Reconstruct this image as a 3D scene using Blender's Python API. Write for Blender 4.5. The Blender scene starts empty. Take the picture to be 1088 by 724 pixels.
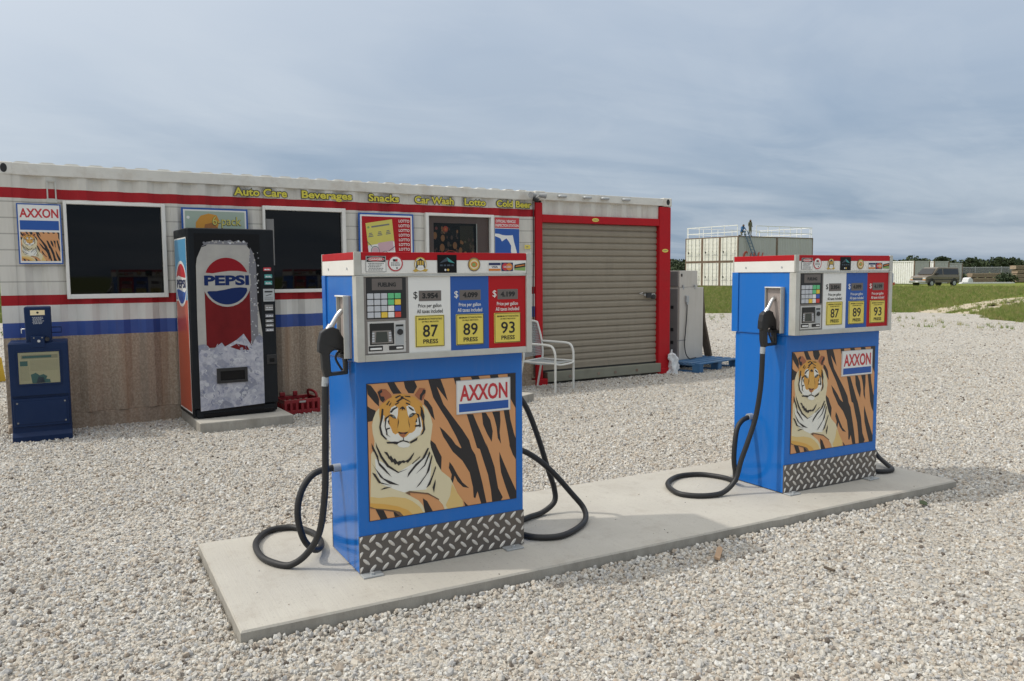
import bpy, bmesh, math, random
from mathutils import Vector, Matrix, noise as mnoise
from mathutils.geometry import tessellate_polygon
rnd = random.Random(7)
scene = bpy.context.scene
COL = scene.collection
R_ = math.radians

# ------------------------------------------------------------------ materials
MATS = {}
def new_mat(name):
    m = bpy.data.materials.new(name); m.use_nodes = True
    nt = m.node_tree; b = nt.nodes['Principled BSDF']
    return m, nt, b
def N(nt, t, **kw):
    n = nt.nodes.new(t)
    for k, v in kw.items(): setattr(n, k, v)
    return n
def mixcol(nt, fac, a, b, blend='MIX'):
    n = N(nt, 'ShaderNodeMix', data_type='RGBA', blend_type=blend)
    for sock, v in ((n.inputs[0], fac), (n.inputs[6], a), (n.inputs[7], b)):
        if hasattr(v, 'is_linked'): nt.links.new(v, sock)
        elif isinstance(v, (tuple, list)): sock.default_value = tuple(v) + ((1,) if len(v) == 3 else ())
        else: sock.default_value = v
    return n.outputs[2]
def noise(nt, scale, detail=4, rough=.55, vec=None, dist=0.):
    n = N(nt, 'ShaderNodeTexNoise'); n.inputs['Scale'].default_value = scale
    n.inputs['Detail'].default_value = detail; n.inputs['Roughness'].default_value = rough
    n.inputs['Distortion'].default_value = dist
    if vec is not None: nt.links.new(vec, n.inputs['Vector'])
    return n.outputs['Fac']
def ramp(nt, fac, stops, interp='LINEAR'):
    n = N(nt, 'ShaderNodeValToRGB'); cr = n.color_ramp; cr.interpolation = interp
    while len(cr.elements) < len(stops): cr.elements.new(.5)
    for e, (p, c) in zip(cr.elements, stops):
        e.position = p; e.color = (c, c, c, 1) if isinstance(c, (int, float)) else tuple(c) + (1,)
    nt.links.new(fac, n.inputs[0]); return n.outputs[0]
def objco(nt, scale=(1, 1, 1)):
    tc = N(nt, 'ShaderNodeTexCoord'); mp = N(nt, 'ShaderNodeMapping')
    mp.inputs['Scale'].default_value = scale
    nt.links.new(tc.outputs['Object'], mp.inputs['Vector']); return mp.outputs[0]
def bump(nt, h, strength=.3, dist=.01):
    n = N(nt, 'ShaderNodeBump'); n.inputs['Strength'].default_value = strength
    n.inputs['Distance'].default_value = dist; nt.links.new(h, n.inputs['Height']); return n.outputs[0]
def flat(name, c, rough=.5, metal=0., spec=.5):
    m, nt, b = new_mat(name)
    b.inputs['Base Color'].default_value = tuple(c) + (1,)
    b.inputs['Roughness'].default_value = rough; b.inputs['Metallic'].default_value = metal
    b.inputs['Specular IOR Level'].default_value = spec
    MATS[name] = m; return m
def worn(name, c, c2, rough=.45, metal=0., scale=6., amt=.5, dirt=None, dirt_amt=.3, streak=False, bumps=0., spec=.5, fine=0.):
    """paint or metal with uneven tone, dirt blotches and vertical run-off streaks"""
    m, nt, b = new_mat(name)
    co = objco(nt)
    f = ramp(nt, noise(nt, scale, 6, .6, co), [(.35, 0.), (.7, amt)])
    col = mixcol(nt, f, c, c2)
    if fine:
        col = mixcol(nt, ramp(nt, noise(nt, scale * 14, 3, .6, co), [(.4, 0.), (.75, fine)]), col, c2)
    if dirt:
        sv = objco(nt, (9, 9, .7)) if streak else objco(nt, (2.3, 2.3, 2.3))
        g = ramp(nt, noise(nt, 1.6, 6, .65, sv), [(.5, 0.), (.78, dirt_amt)])
        col = mixcol(nt, g, col, dirt)
    nt.links.new(col, b.inputs['Base Color'])
    b.inputs['Metallic'].default_value = metal; b.inputs['Specular IOR Level'].default_value = spec
    rr = ramp(nt, noise(nt, scale * 1.6, 4, .55, co), [(.3, max(.04, rough - .06)), (.75, min(1, rough + .1))])
    nt.links.new(rr, b.inputs['Roughness'])
    if bumps:
        nt.links.new(bump(nt, noise(nt, scale * 8, 4, .6, co), bumps, .004), b.inputs['Normal'])
    MATS[name] = m; return m

worn('pump_blue', (.010, .142, .50), (.014, .15, .52), .16, scale=1.2, dirt=(.09, .17, .36), dirt_amt=.26, streak=True, spec=.36, fine=.12)
worn('red_paint', (.43, .011, .017), (.37, .012, .018), .42, dirt=(.24, .04, .035), dirt_amt=.2, spec=.16)
worn('white_paint', (.76, .75, .71), (.70, .69, .65), .4, dirt=(.45, .42, .36), dirt_amt=.22)
worn('aluminium', (.52, .52, .48), (.42, .42, .38), .5, metal=.25, scale=18, dirt=(.3, .27, .2), dirt_amt=.4)
worn('boot_metal', (.36, .31, .285), (.30, .255, .235), .42, scale=4)
worn('grey_panel', (.22, .2, .185), (.19, .175, .16), .5)
worn('steel', (.62, .62, .62), (.5, .5, .5), .32, metal=.9, scale=14)
worn('black_plastic', (.012, .012, .013), (.02, .02, .021), .42)
worn('rubber', (.013, .013, .014), (.022, .022, .022), .52, bumps=.15, scale=12)
flat('keys_grey', (.5, .52, .55), .45); flat('keys_green', (.12, .5, .22), .45); flat('keys_yellow', (.75, .52, .06), .45)
flat('keys_white', (.75, .75, .74), .45); flat('keys_blue', (.04, .1, .42), .45); flat('keys_red', (.6, .06, .04), .45)
flat('lcd', (.135, .115, .105), .3); flat('ink', (.01, .01, .01), .5); flat('ink_grey', (.16, .16, .16), .5)
flat('label_yellow', (.70, .575, .10), .42); flat('label_white', (.74, .74, .71), .42); flat('label_blue', (.03, .10, .36), .4, 0, .25)
flat('label_red', (.42, .012, .016), .4, 0, .2); flat('letter_red', (.5, .03, .04), .4); flat('soft_white', (.66, .68, .7), .5)
flat('dark_screen', (.035, .045, .042), .12)
flat('art_k', (.016, .014, .016), .42); flat('art_cream', (.68, .60, .39), .42); flat('art_gold', (.68, .48, .18), .42)
flat('art_amber', (.66, .37, .08), .42); flat('art_white', (.76, .75, .68), .42); flat('art_brown', (.16, .09, .05), .42)
flat('art_orange', (.64, .32, .06), .42); flat('art_rust', (.36, .12, .055), .42); flat('art_grey', (.16, .19, .18), .42)
flat('tiger_ground', (.62, .30, .125), .42); flat('gold_ink', (.55, .36, .06), .42); flat('teal_ink', (.05, .28, .27), .4)
flat('slate_ink', (.04, .06, .085), .35); flat('seal_green', (.22, .34, .1), .4); flat('navy_ink', (.01, .02, .09), .4)
flat('orange_ink', (.62, .2, .03), .4); flat('amber_lens', (.6, .25, .02), .25)
worn('tread_base', (.135, .122, .112), (.075, .067, .062), .42, metal=.3, scale=9, dirt=(.17, .13, .095), dirt_amt=.5)
worn('tread_lug', (.66, .63, .58), (.5, .48, .44), .36, metal=.25, scale=20)
worn('vending_black', (.007, .009, .012), (.012, .015, .018), .4, spec=.22)
flat('print_black', (.005, .005, .006), .32, 0, .2)
worn('can_white', (.42, .41, .38), (.33, .32, .31), .35, scale=5, amt=.8, dirt=(.26, .25, .24), dirt_amt=.45, spec=.2)
worn('can_red', (.17, .012, .014), (.10, .008, .01), .35, scale=4, amt=.9, spec=.15)
flat('can_logo_red', (.24, .01, .016), .35, 0, .15); flat('can_blue', (.008, .022, .10), .35, 0, .15); flat('can_grey', (.17, .17, .19), .35)
flat('ice_pale', (.48, .49, .53), .35); flat('ice_mid', (.27, .28, .35), .35); flat('ice_deep', (.1, .12, .22), .35)
flat('side_blue', (.08, .3, .52), .32); flat('side_red', (.47, .075, .035), .32)
worn('news_blue', (.006, .02, .068), (.009, .026, .078), .42, dirt=(.04, .055, .085), dirt_amt=.16, spec=.2)
worn('crate_red', (.26, .012, .018), (.2, .012, .016), .4)
worn('pallet_blue', (.03, .11, .25), (.05, .15, .28), .75, scale=8, amt=.9, dirt=(.2, .19, .16), dirt_amt=.4)
worn('beige_metal', (.52, .49, .44), (.46, .435, .39), .5, dirt=(.36, .31, .23), dirt_amt=.35, streak=True)
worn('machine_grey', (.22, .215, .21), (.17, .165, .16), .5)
worn('old_wood', (.11, .085, .06), (.065, .05, .036), .85, scale=11, amt=.9)
worn('chip_wood', (.4, .27, .17), (.3, .2, .12), .85)
worn('door_tan', (.29, .255, .2), (.25, .22, .17), .72, spec=.2, dirt=(.17, .15, .12), dirt_amt=.3, streak=True)
worn('sill_olive', (.22, .22, .17), (.17, .165, .125), .6, dirt=(.12, .1, .07), dirt_amt=.4)
worn('cast_white', (.66, .65, .60), (.55, .54, .50), .55, dirt=(.33, .25, .17), dirt_amt=.55, scale=10)
worn('lamp_grey', (.3, .31, .32), (.22, .23, .23), .5)
worn('white_enamel', (.68, .68, .64), (.58, .58, .54), .42)
worn('mesh_grey', (.38, .4, .4), (.3, .32, .32), .5)
worn('yellow_block', (.55, .36, .03), (.45, .28, .03), .7)
worn('far_white', (.84, .84, .83), (.76, .76, .74), .6, scale=.5, dirt=(.42, .36, .26), dirt_amt=.4)
worn('far_cream', (.80, .79, .75), (.66, .65, .6), .6, scale=1., dirt=(.36, .27, .17), dirt_amt=.5, streak=True)
worn('far_grey', (.47, .48, .48), (.42, .42, .42), .6, scale=.4, dirt=(.3, .25, .2), dirt_amt=.45, streak=True)
worn('far_shade_grey', (.21, .21, .2), (.16, .16, .15), .6, scale=.4)
worn('rust_edge', (.15, .095, .065), (.27, .21, .165), .8, scale=1.5, amt=.9)
flat('graffiti_red', (.5, .1, .06), .6)
worn('van_tan', (.2, .165, .12), (.18, .15, .11), .28, metal=.25, scale=1.)
flat('van_trim', (.02, .02, .021), .5); flat('van_glass', (.012, .014, .016), .06, spec=.6); flat('chrome', (.7, .7, .7), .2, 1.)
flat('van_lamp', (.6, .6, .58), .15); flat('plate_white', (.7, .7, .7), .4)
worn('lumber', (.40, .31, .22), (.3, .23, .16), .8, scale=3, amt=.9)
worn('galvanised', (.42, .44, .45), (.35, .37, .38), .5, metal=.3)
worn('ladder_blue', (.1, .16, .24), (.14, .2, .27), .6)
flat('skin', (.3, .17, .11), .6); flat('shirt_blue', (.04, .13, .3), .8); flat('hair_dark', (.015, .012, .01), .7)
worn('camo', (.17, .16, .1), (.07, .075, .045), .85, scale=9, amt=1.)
worn('tarp_white', (.66, .67, .68), (.5, .51, .52), .6, bumps=.4)
flat('newsprint', (.78, .67, .42), .7); flat('news_ink', (.5, .44, .29), .7); flat('news_teal', (.1, .22, .2), .7)
flat('bag_plastic', (.6, .62, .63), .35)
flat('poster_red', (.40, .012, .018), .35, 0, .2); flat('ticket_yellow', (.60, .54, .12), .4); flat('ticket_pink', (.58, .38, .42), .4)
flat('pale_green', (.36, .44, .36), .35); flat('sun_orange', (.62, .28, .03), .35); flat('letter_yellow', (.62, .55, .06), .45)
flat('room_dark', (.006, .006, .006), .8); flat('surround_brown', (.22, .145, .125), .5, 0, .2)
flat('lantern_red', (.6, .07, .02), .4); flat('lantern_amber', (.36, .14, .035), .4); flat('dim_brown', (.09, .04, .02), .4); flat('dim_olive', (.13, .1, .04), .4); flat('dim_red', (.2, .03, .02), .4)

def glass_dark():
    m, nt, b = new_mat('window_glass')
    b.inputs['Base Color'].default_value = (.004, .004, .0045, 1); b.inputs['Roughness'].default_value = .025
    b.inputs['IOR'].default_value = 1.5; b.inputs['Specular IOR Level'].default_value = .26
    nt.links.new(bump(nt, noise(nt, 1.3, 2, .5, objco(nt)), .04, .02), b.inputs['Normal'])
    MATS['window_glass'] = m
glass_dark()
def clear_pane():
    m, nt, b = new_mat('clear_pane'); out = nt.nodes['Material Output']
    tr = N(nt, 'ShaderNodeBsdfTransparent'); tr.inputs[0].default_value = (.88, .9, .9, 1)
    gl = N(nt, 'ShaderNodeBsdfGlossy'); gl.inputs[0].default_value = (.8, .8, .8, 1); gl.inputs['Roughness'].default_value = .04
    fr = N(nt, 'ShaderNodeFresnel'); fr.inputs[0].default_value = 1.22
    mx = N(nt, 'ShaderNodeMixShader')
    nt.links.new(fr.outputs[0], mx.inputs[0]); nt.links.new(tr.outputs[0], mx.inputs[1]); nt.links.new(gl.outputs[0], mx.inputs[2])
    nt.links.new(mx.outputs[0], out.inputs[0]); MATS['clear_pane'] = m
clear_pane()
def chain_mat():
    m, nt, b = new_mat('chain_link'); out = nt.nodes['Material Output']
    tr = N(nt, 'ShaderNodeBsdfTransparent'); df = N(nt, 'ShaderNodeBsdfDiffuse'); df.inputs[0].default_value = (.33, .35, .36, 1)
    mx = N(nt, 'ShaderNodeMixShader'); mx.inputs[0].default_value = .3
    nt.links.new(tr.outputs[0], mx.inputs[1]); nt.links.new(df.outputs[0], mx.inputs[2]); nt.links.new(mx.outputs[0], out.inputs[0])
    MATS['chain_link'] = m
chain_mat()
def concrete():
    m, nt, b = new_mat('concrete')
    co = objco(nt)
    c = mixcol(nt, ramp(nt, noise(nt, 1.6, 6, .6, co), [(.3, 0.), (.75, 1.)]), (.49, .47, .415), (.395, .375, .33))
    br = noise(nt, 1., 4, .6, objco(nt, (110, 2.2, 8)))                 # broom strokes run across the island
    c = mixcol(nt, ramp(nt, br, [(.35, 0.), (.75, .45)]), c, (.40, .375, .34))
    c = mixcol(nt, ramp(nt, noise(nt, 5.5, 5, .7, objco(nt, (1, 1, 1))), [(.54, 0.), (.72, .5)]), c, (.33, .295, .25))
    c = mixcol(nt, ramp(nt, noise(nt, 2.3, 7, .75, co), [(.60, 0.), (.66, .32)]), c, (.27, .245, .21))
    c = mixcol(nt, ramp(nt, noise(nt, 90, 2, .5, co), [(.62, 0.), (.72, .5)]), c, (.27, .25, .22))
    # upright sides are mixed darker than the top, unevenly by noise
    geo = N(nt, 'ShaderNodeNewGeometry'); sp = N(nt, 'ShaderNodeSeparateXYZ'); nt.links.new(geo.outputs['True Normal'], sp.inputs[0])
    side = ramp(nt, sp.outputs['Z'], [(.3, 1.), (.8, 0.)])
    mottle = ramp(nt, noise(nt, 7, 6, .7, objco(nt, (1, 1, .35))), [(.3, .25), (.7, .8)])
    mu = N(nt, 'ShaderNodeMath', operation='MULTIPLY'); nt.links.new(side, mu.inputs[0]); nt.links.new(mottle, mu.inputs[1])
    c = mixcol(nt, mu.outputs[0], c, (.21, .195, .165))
    nt.links.new(c, b.inputs['Base Color']); b.inputs['Roughness'].default_value = .88
    ad = N(nt, 'ShaderNodeMath', operation='ADD'); nt.links.new(br, ad.inputs[0]); nt.links.new(noise(nt, 140, 3, .6, co), ad.inputs[1])
    nt.links.new(bump(nt, ad.outputs[0], .35, .003), b.inputs['Normal']); MATS['concrete'] = m
concrete()
def wall_mats():
    # siding: pale steel with thin dark horizontal lines, grime and vertical rub marks
    m, nt, b = new_mat('siding_white'); co = objco(nt)
    c = mixcol(nt, ramp(nt, noise(nt, 2., 6, .6, objco(nt, (3, 3, .5))), [(.3, 0.), (.7, 1.)]), (.66, .64, .58), (.55, .53, .48))
    c = mixcol(nt, ramp(nt, noise(nt, 1.4, 5, .7, objco(nt, (7, 7, .6))), [(.52, 0.), (.75, .5)]), c, (.42, .39, .33))
    sp = N(nt, 'ShaderNodeSeparateXYZ'); tc = N(nt, 'ShaderNodeTexCoord'); nt.links.new(tc.outputs['Object'], sp.inputs[0])
    md = N(nt, 'ShaderNodeMath', operation='MODULO'); ad = N(nt, 'ShaderNodeMath', operation='ADD'); ad.inputs[1].default_value = .062
    nt.links.new(sp.outputs['Z'], ad.inputs[0]); nt.links.new(ad.outputs[0], md.inputs[0]); md.inputs[1].default_value = .152
    line = ramp(nt, md.outputs[0], [(0., 1.), (.008, .75), (.014, 0.), (1., 0.)])
    zl = ramp(nt, sp.outputs['Z'], [(.999, 1.), (1., 0.)])
    lt = N(nt, 'ShaderNodeMath', operation='LESS_THAN'); lt.inputs[1].default_value = 2.255; nt.links.new(sp.outputs['Z'], lt.inputs[0])
    mu = N(nt, 'ShaderNodeMath', operation='MULTIPLY'); nt.links.new(line, mu.inputs[0]); nt.links.new(lt.outputs[0], mu.inputs[1])
    m2 = N(nt, 'ShaderNodeMath', operation='MULTIPLY'); nt.links.new(mu.outputs[0], m2.inputs[0]); m2.inputs[1].default_value = .62
    c = mixcol(nt, m2.outputs[0], c, (.13, .12, .105))
    nt.links.new(c, b.inputs['Base Color']); b.inputs['Roughness'].default_value = .55; MATS['siding_white'] = m
    worn('band_white', (.68, .67, .63), (.6, .59, .55), .5, dirt=(.42, .39, .34), dirt_amt=.4, streak=True)
    worn('band_red', (.36, .014, .02), (.3, .015, .02), .5, dirt=(.2, .03, .03), dirt_amt=.35, streak=True, spec=.2)
    worn('band_blue', (.03, .075, .30), (.028, .065, .25), .5, dirt=(.05, .06, .15), dirt_amt=.4, streak=True)
    m, nt, b = new_mat('stucco'); co = objco(nt)
    n1 = noise(nt, 55, 3, .65, objco(nt, (1, 1, .8)))
    c = mixcol(nt, ramp(nt, n1, [(.38, 0.), (.66, 1.)]), (.30, .232, .17), (.455, .37, .285))
    st = ramp(nt, noise(nt, 1.2, 5, .6, objco(nt, (6, 6, .3))), [(.48, 0.), (.74, .62)])
    c = mixcol(nt, st, c, (.20, .165, .135))
    st = ramp(nt, noise(nt, 1.7, 3, .6, objco(nt, (5, 5, .25))), [(.52, 0.), (.7, .6)])
    c = mixcol(nt, st, c, (.30, .19, .12))
    nt.links.new(c, b.inputs['Base Color']); b.inputs['Roughness'].default_value = .9
    nt.links.new(bump(nt, n1, .7, .012), b.inputs['Normal']); MATS['stucco'] = m
wall_mats()
def ice_mat():
    m, nt, b = new_mat('ice_print'); co = objco(nt)
    v = N(nt, 'ShaderNodeTexVoronoi'); v.inputs['Scale'].default_value = 13
    dn = N(nt, 'ShaderNodeTexNoise'); dn.inputs['Scale'].default_value = 9; dn.inputs['Detail'].default_value = 3
    nt.links.new(co, dn.inputs['Vector'])
    av = N(nt, 'ShaderNodeMixRGB'); av.inputs[0].default_value = .12
    nt.links.new(co, av.inputs[1]); nt.links.new(dn.outputs['Color'], av.inputs[2]); nt.links.new(av.outputs[0], v.inputs['Vector'])
    sp = N(nt, 'ShaderNodeSeparateColor'); nt.links.new(v.outputs['Color'], sp.inputs[0])
    c = ramp(nt, sp.outputs[0], [(0., (.19, .2, .25)), (.35, (.36, .37, .42)), (.7, (.5, .5, .54)), (1., (.3, .31, .38))])
    c = mixcol(nt, ramp(nt, noise(nt, 20, 5, .7, co), [(.42, 0.), (.7, .65)]), c, (.16, .18, .28))
    c = mixcol(nt, ramp(nt, noise(nt, 12, 4, .7, objco(nt, (1.3, 1, 1))), [(.56, 0.), (.7, .7)]), c, (.6, .6, .62))
    nt.links.new(c, b.inputs['Base Color']); b.inputs['Roughness'].default_value = .35; MATS['ice_print'] = m
ice_mat()
def gravel_mats():
    tones = [(0., (.41, .35, .285)), (.06, (.545, .505, .44)), (.28, (.49, .475, .44)), (.45, (.60, .58, .53)), (.6, (.435, .435, .43)), (.74, (.53, .475, .40)), (.80, (.67, .665, .635)), (.93, (.30, .27, .24)), (.975, (.13, .11, .095))]
    m, nt, b = new_mat('gravel_stone')
    oi = N(nt, 'ShaderNodeObjectInfo')
    c = ramp(nt, oi.outputs['Random'], tones, 'CONSTANT')
    c = mixcol(nt, ramp(nt, noise(nt, 160, 3, .6), [(.35, 0.), (.7, .35)]), c, (.3, .26, .21))
    nt.links.new(c, b.inputs['Base Color']); b.inputs['Roughness'].default_value = .92; b.inputs['Specular IOR Level'].default_value = .2
    MATS['gravel_stone'] = m
    m, nt, b = new_mat('gravel_bed'); co = objco(nt)
    v = N(nt, 'ShaderNodeTexVoronoi'); v.inputs['Scale'].default_value = 48; nt.links.new(co, v.inputs['Vector'])
    sp = N(nt, 'ShaderNodeSeparateColor'); nt.links.new(v.outputs['Color'], sp.inputs[0])
    c = ramp(nt, sp.outputs[0], tones, 'CONSTANT')
    v2 = N(nt, 'ShaderNodeTexVoronoi'); v2.inputs['Scale'].default_value = 48; v2.feature = 'DISTANCE_TO_EDGE'; nt.links.new(co, v2.inputs['Vector'])
    c = mixcol(nt, ramp(nt, v2.outputs['Distance'], [(.0, .45), (.09, 0.)]), c, (.26, .225, .18))
    c = mixcol(nt, ramp(nt, noise(nt, .35, 5, .6, co), [(.35, 0.), (.7, .4)]), c, (.55, .51, .44))
    c = mixcol(nt, ramp(nt, noise(nt, .9, 5, .65, co), [(.5, 0.), (.75, .3)]), c, (.34, .30, .24))
    nt.links.new(c, b.inputs['Base Color']); b.inputs['Roughness'].default_value = .95; b.inputs['Specular IOR Level'].default_value = .15
    nt.links.new(bump(nt, v2.outputs['Distance'], .9, .03), b.inputs['Normal']); MATS['gravel_bed'] = m
    m, nt, b = new_mat('grass_ground'); co = objco(nt)
    c = mixcol(nt, ramp(nt, noise(nt, .09, 5, .6, objco(nt, (1, 1, 1))), [(.35, 0.), (.65, 1.)]), (.15, .195, .038), (.215, .215, .058))
    c = mixcol(nt, ramp(nt, noise(nt, 1.1, 5, .65, co), [(.42, 0.), (.72, .7)]), c, (.105, .15, .033))
    c = mixcol(nt, ramp(nt, noise(nt, .3, 4, .6, objco(nt, (1, .5, 1))), [(.55, 0.), (.72, .55)]), c, (.27, .22, .10))
    nt.links.new(c, b.inputs['Base Color']); b.inputs['Roughness'].default_value = .95; b.inputs['Specular IOR Level'].default_value = .1
    nt.links.new(bump(nt, noise(nt, 6, 4, .7, co), .8, .05), b.inputs['Normal']); MATS['grass_ground'] = m
    m, nt, b = new_mat('grass_blade'); oi = N(nt, 'ShaderNodeObjectInfo')
    c = ramp(nt, oi.outputs['Random'], [(0., (.13, .19, .03)), (.4, (.16, .21, .04)), (.7, (.22, .23, .06)), (.9, (.32, .27, .12)), (1., (.10, .15, .03))])
    nt.links.new(c, b.inputs['Base Color']); b.inputs['Roughness'].default_value = .8; MATS['grass_blade'] = m
    m, nt, b = new_mat('sandy_track'); co = objco(nt)
    c = mixcol(nt, noise(nt, 1.5, 5, .65, co), (.52, .45, .33), (.40, .34, .24)); nt.links.new(c, b.inputs['Base Color']); b.inputs['Roughness'].default_value = .95
    MATS['sandy_track'] = m
    m, nt, b = new_mat('leaf'); co = objco(nt)
    c = mixcol(nt, ramp(nt, noise(nt, .22, 3, .6, co), [(.35, 0.), (.65, 1.)]), (.022, .04, .016), (.05, .07, .026))
    nt.links.new(c, b.inputs['Base Color']); b.inputs['Roughness'].default_value = .8; MATS['leaf'] = m
    flat('bark', (.07, .05, .035), .9)
gravel_mats()

# ------------------------------------------------------------------ mesh helpers
def tag(o, label=None, cat=None, group=None, kind=None):
    if label: o['label'] = label
    if cat: o['category'] = cat
    if group: o['group'] = group
    if kind: o['kind'] = kind
    return o
def thing(name, loc, label, cat, rz=0., group=None):
    o = bpy.data.objects.new(name, None); COL.objects.link(o)
    o.location = loc; o.rotation_euler = (0, 0, rz); o.empty_display_size = .1
    return tag(o, label, cat, group)

_TXT = {}
def text_tris(s, bold=0.):
    key = (s, bold)
    if key not in _TXT:
        cu = bpy.data.curves.new('glyphs', 'FONT'); cu.body = s; cu.size = 1; cu.offset = bold; cu.resolution_u = 3
        cu.align_x = 'CENTER'; cu.align_y = 'CENTER'
        o = bpy.data.objects.new('glyphs', cu); COL.objects.link(o)
        dg = bpy.context.evaluated_depsgraph_get(); dg.update()
        me = o.evaluated_get(dg).to_mesh()
        vs = [(v.co.x, v.co.y) for v in me.vertices]; fs = [tuple(p.vertices) for p in me.polygons]
        o.evaluated_get(dg).to_mesh_clear()
        bpy.data.objects.remove(o); bpy.data.curves.remove(cu)
        x0, x1 = min(v[0] for v in vs), max(v[0] for v in vs); y0, y1 = min(v[1] for v in vs), max(v[1] for v in vs)
        vs = [((x - x0) / (x1 - x0) - .5, (y - y0) / (y1 - y0) - .5) for x, y in vs]
        _TXT[key] = (vs, fs, (x1 - x0) / (y1 - y0))
    return _TXT[key]

class MB:
    """collects shapes and links them as one mesh object"""
    def __init__(s, xf=None): s.n = 0; s.v = []; s.f = []; s.m = []; s.mats = []; s.xf = xf; s.sm = []
    def mi(s, m):
        if m not in s.mats: s.mats.append(m)
        return s.mats.index(m)
    def add(s, vs, fs, m, smooth=False):
        o = len(s.v); i = s.mi(m)
        s.v += [s.xf(p) if s.xf else tuple(p) for p in vs]
        for f in fs: s.f.append(tuple(o + k for k in f)); s.m.append(i); s.sm.append(smooth)
        return s
    def box(s, x0, x1, y0, y1, z0, z1, m):
        vs = [(x0, y0, z0), (x1, y0, z0), (x1, y1, z0), (x0, y1, z0), (x0, y0, z1), (x1, y0, z1), (x1, y1, z1), (x0, y1, z1)]
        return s.add(vs, [(3, 2, 1, 0), (4, 5, 6, 7), (0, 1, 5, 4), (1, 2, 6, 5), (2, 3, 7, 6), (3, 0, 4, 7)], m)
    def beam(s, a, b, w, h, m, up=(0, 0, 1)):
        a, b = Vector(a), Vector(b); d = (b - a).normalized(); u = Vector(up)
        if abs(d.dot(u)) > .95: u = Vector((0, 1, 0))
        r = d.cross(u).normalized() * (w / 2); u = r.cross(d).normalized() * (h / 2)
        vs = [a - r - u, a + r - u, a + r + u, a - r + u, b - r - u, b + r - u, b + r + u, b - r + u]
        return s.add(vs, [(0, 1, 2, 3), (7, 6, 5, 4), (0, 4, 5, 1), (1, 5, 6, 2), (2, 6, 7, 3), (3, 7, 4, 0)], m)
    def tube(s, pts, r, m, n=10, caps=True, radii=None):
        P = [Vector(p) for p in pts]; vs = []; fs = []
        t = (P[1] - P[0]).normalized(); u = t.orthogonal().normalized()
        for i, p in enumerate(P):
            t = (P[min(i + 1, len(P) - 1)] - P[max(i - 1, 0)]).normalized()
            u = (u - t * u.dot(t)).normalized(); w = t.cross(u); rr = radii[i] if radii else r
            vs += [p + (u * math.cos(a) + w * math.sin(a)) * rr for a in (2 * math.pi * k / n for k in range(n))]
        for i in range(len(P) - 1):
            for k in range(n):
                a, b = i * n + k, i * n + (k + 1) % n; fs.append((a, b, b + n, a + n))
        s.add(vs, fs, m, True)
        if caps: s.add([vs[k] for k in range(n)], [tuple(range(n))[::-1]], m); s.add(vs[-n:], [tuple(range(n))], m)
        return s
    def cyl(s, a, b, r, m, n=20, r2=None):
        return s.tube([a, b], r, m, n, True, [r, r if r2 is None else r2])
    def prism(s, poly, y0, y1, m, axis='y', holes=()):
        """2D outline (with holes) extruded along an axis"""
        def to3(p, d): return {'y': (p[0], d, p[1]), 'x': (d, p[0], p[1]), 'z': (p[0], p[1], d)}[axis]
        loops = [list(poly)] + [list(h) for h in holes]
        tri = tessellate_polygon([[Vector((p[0], p[1], 0)) for p in l] for l in loops])
        allp = [p for l in loops for p in l]; n = len(allp)
        vs = [to3(p, y0) for p in allp] + [to3(p, y1) for p in allp]
        fs = [tuple(t) for t in tri] + [tuple(k + n for k in t)[::-1] for t in tri]; o = 0
        for l in loops:
            k = len(l)
            for i in range(k): a, b = o + i, o + (i + 1) % k; fs.append((a, b, b + n, a + n))
            o += k
        return s.add(vs, fs, m)
    def build(s, name, parent=None, bevel=0., seg=2, shade=None):
        me = bpy.data.meshes.new(name); me.from_pydata([tuple(v) for v in s.v], [], s.f)
        for m in s.mats: me.materials.append(MATS[m])
        me.polygons.foreach_set('material_index', s.m)
        me.polygons.foreach_set('use_smooth', s.sm if shade is None else [shade] * len(s.sm)); me.update()
        if not any(s.sm) or bevel:
            bm = bmesh.new(); bm.from_mesh(me)
            bmesh.ops.recalc_face_normals(bm, faces=bm.faces[:]); bm.to_mesh(me); bm.free()
        o = bpy.data.objects.new(name, me); COL.objects.link(o)
        if parent: o.parent = parent
        if bevel:
            md = o.modifiers.new('bevel', 'BEVEL'); md.width = bevel; md.segments = seg; md.limit_method = 'ANGLE'; md.angle_limit = R_(40)
        return o

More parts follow.
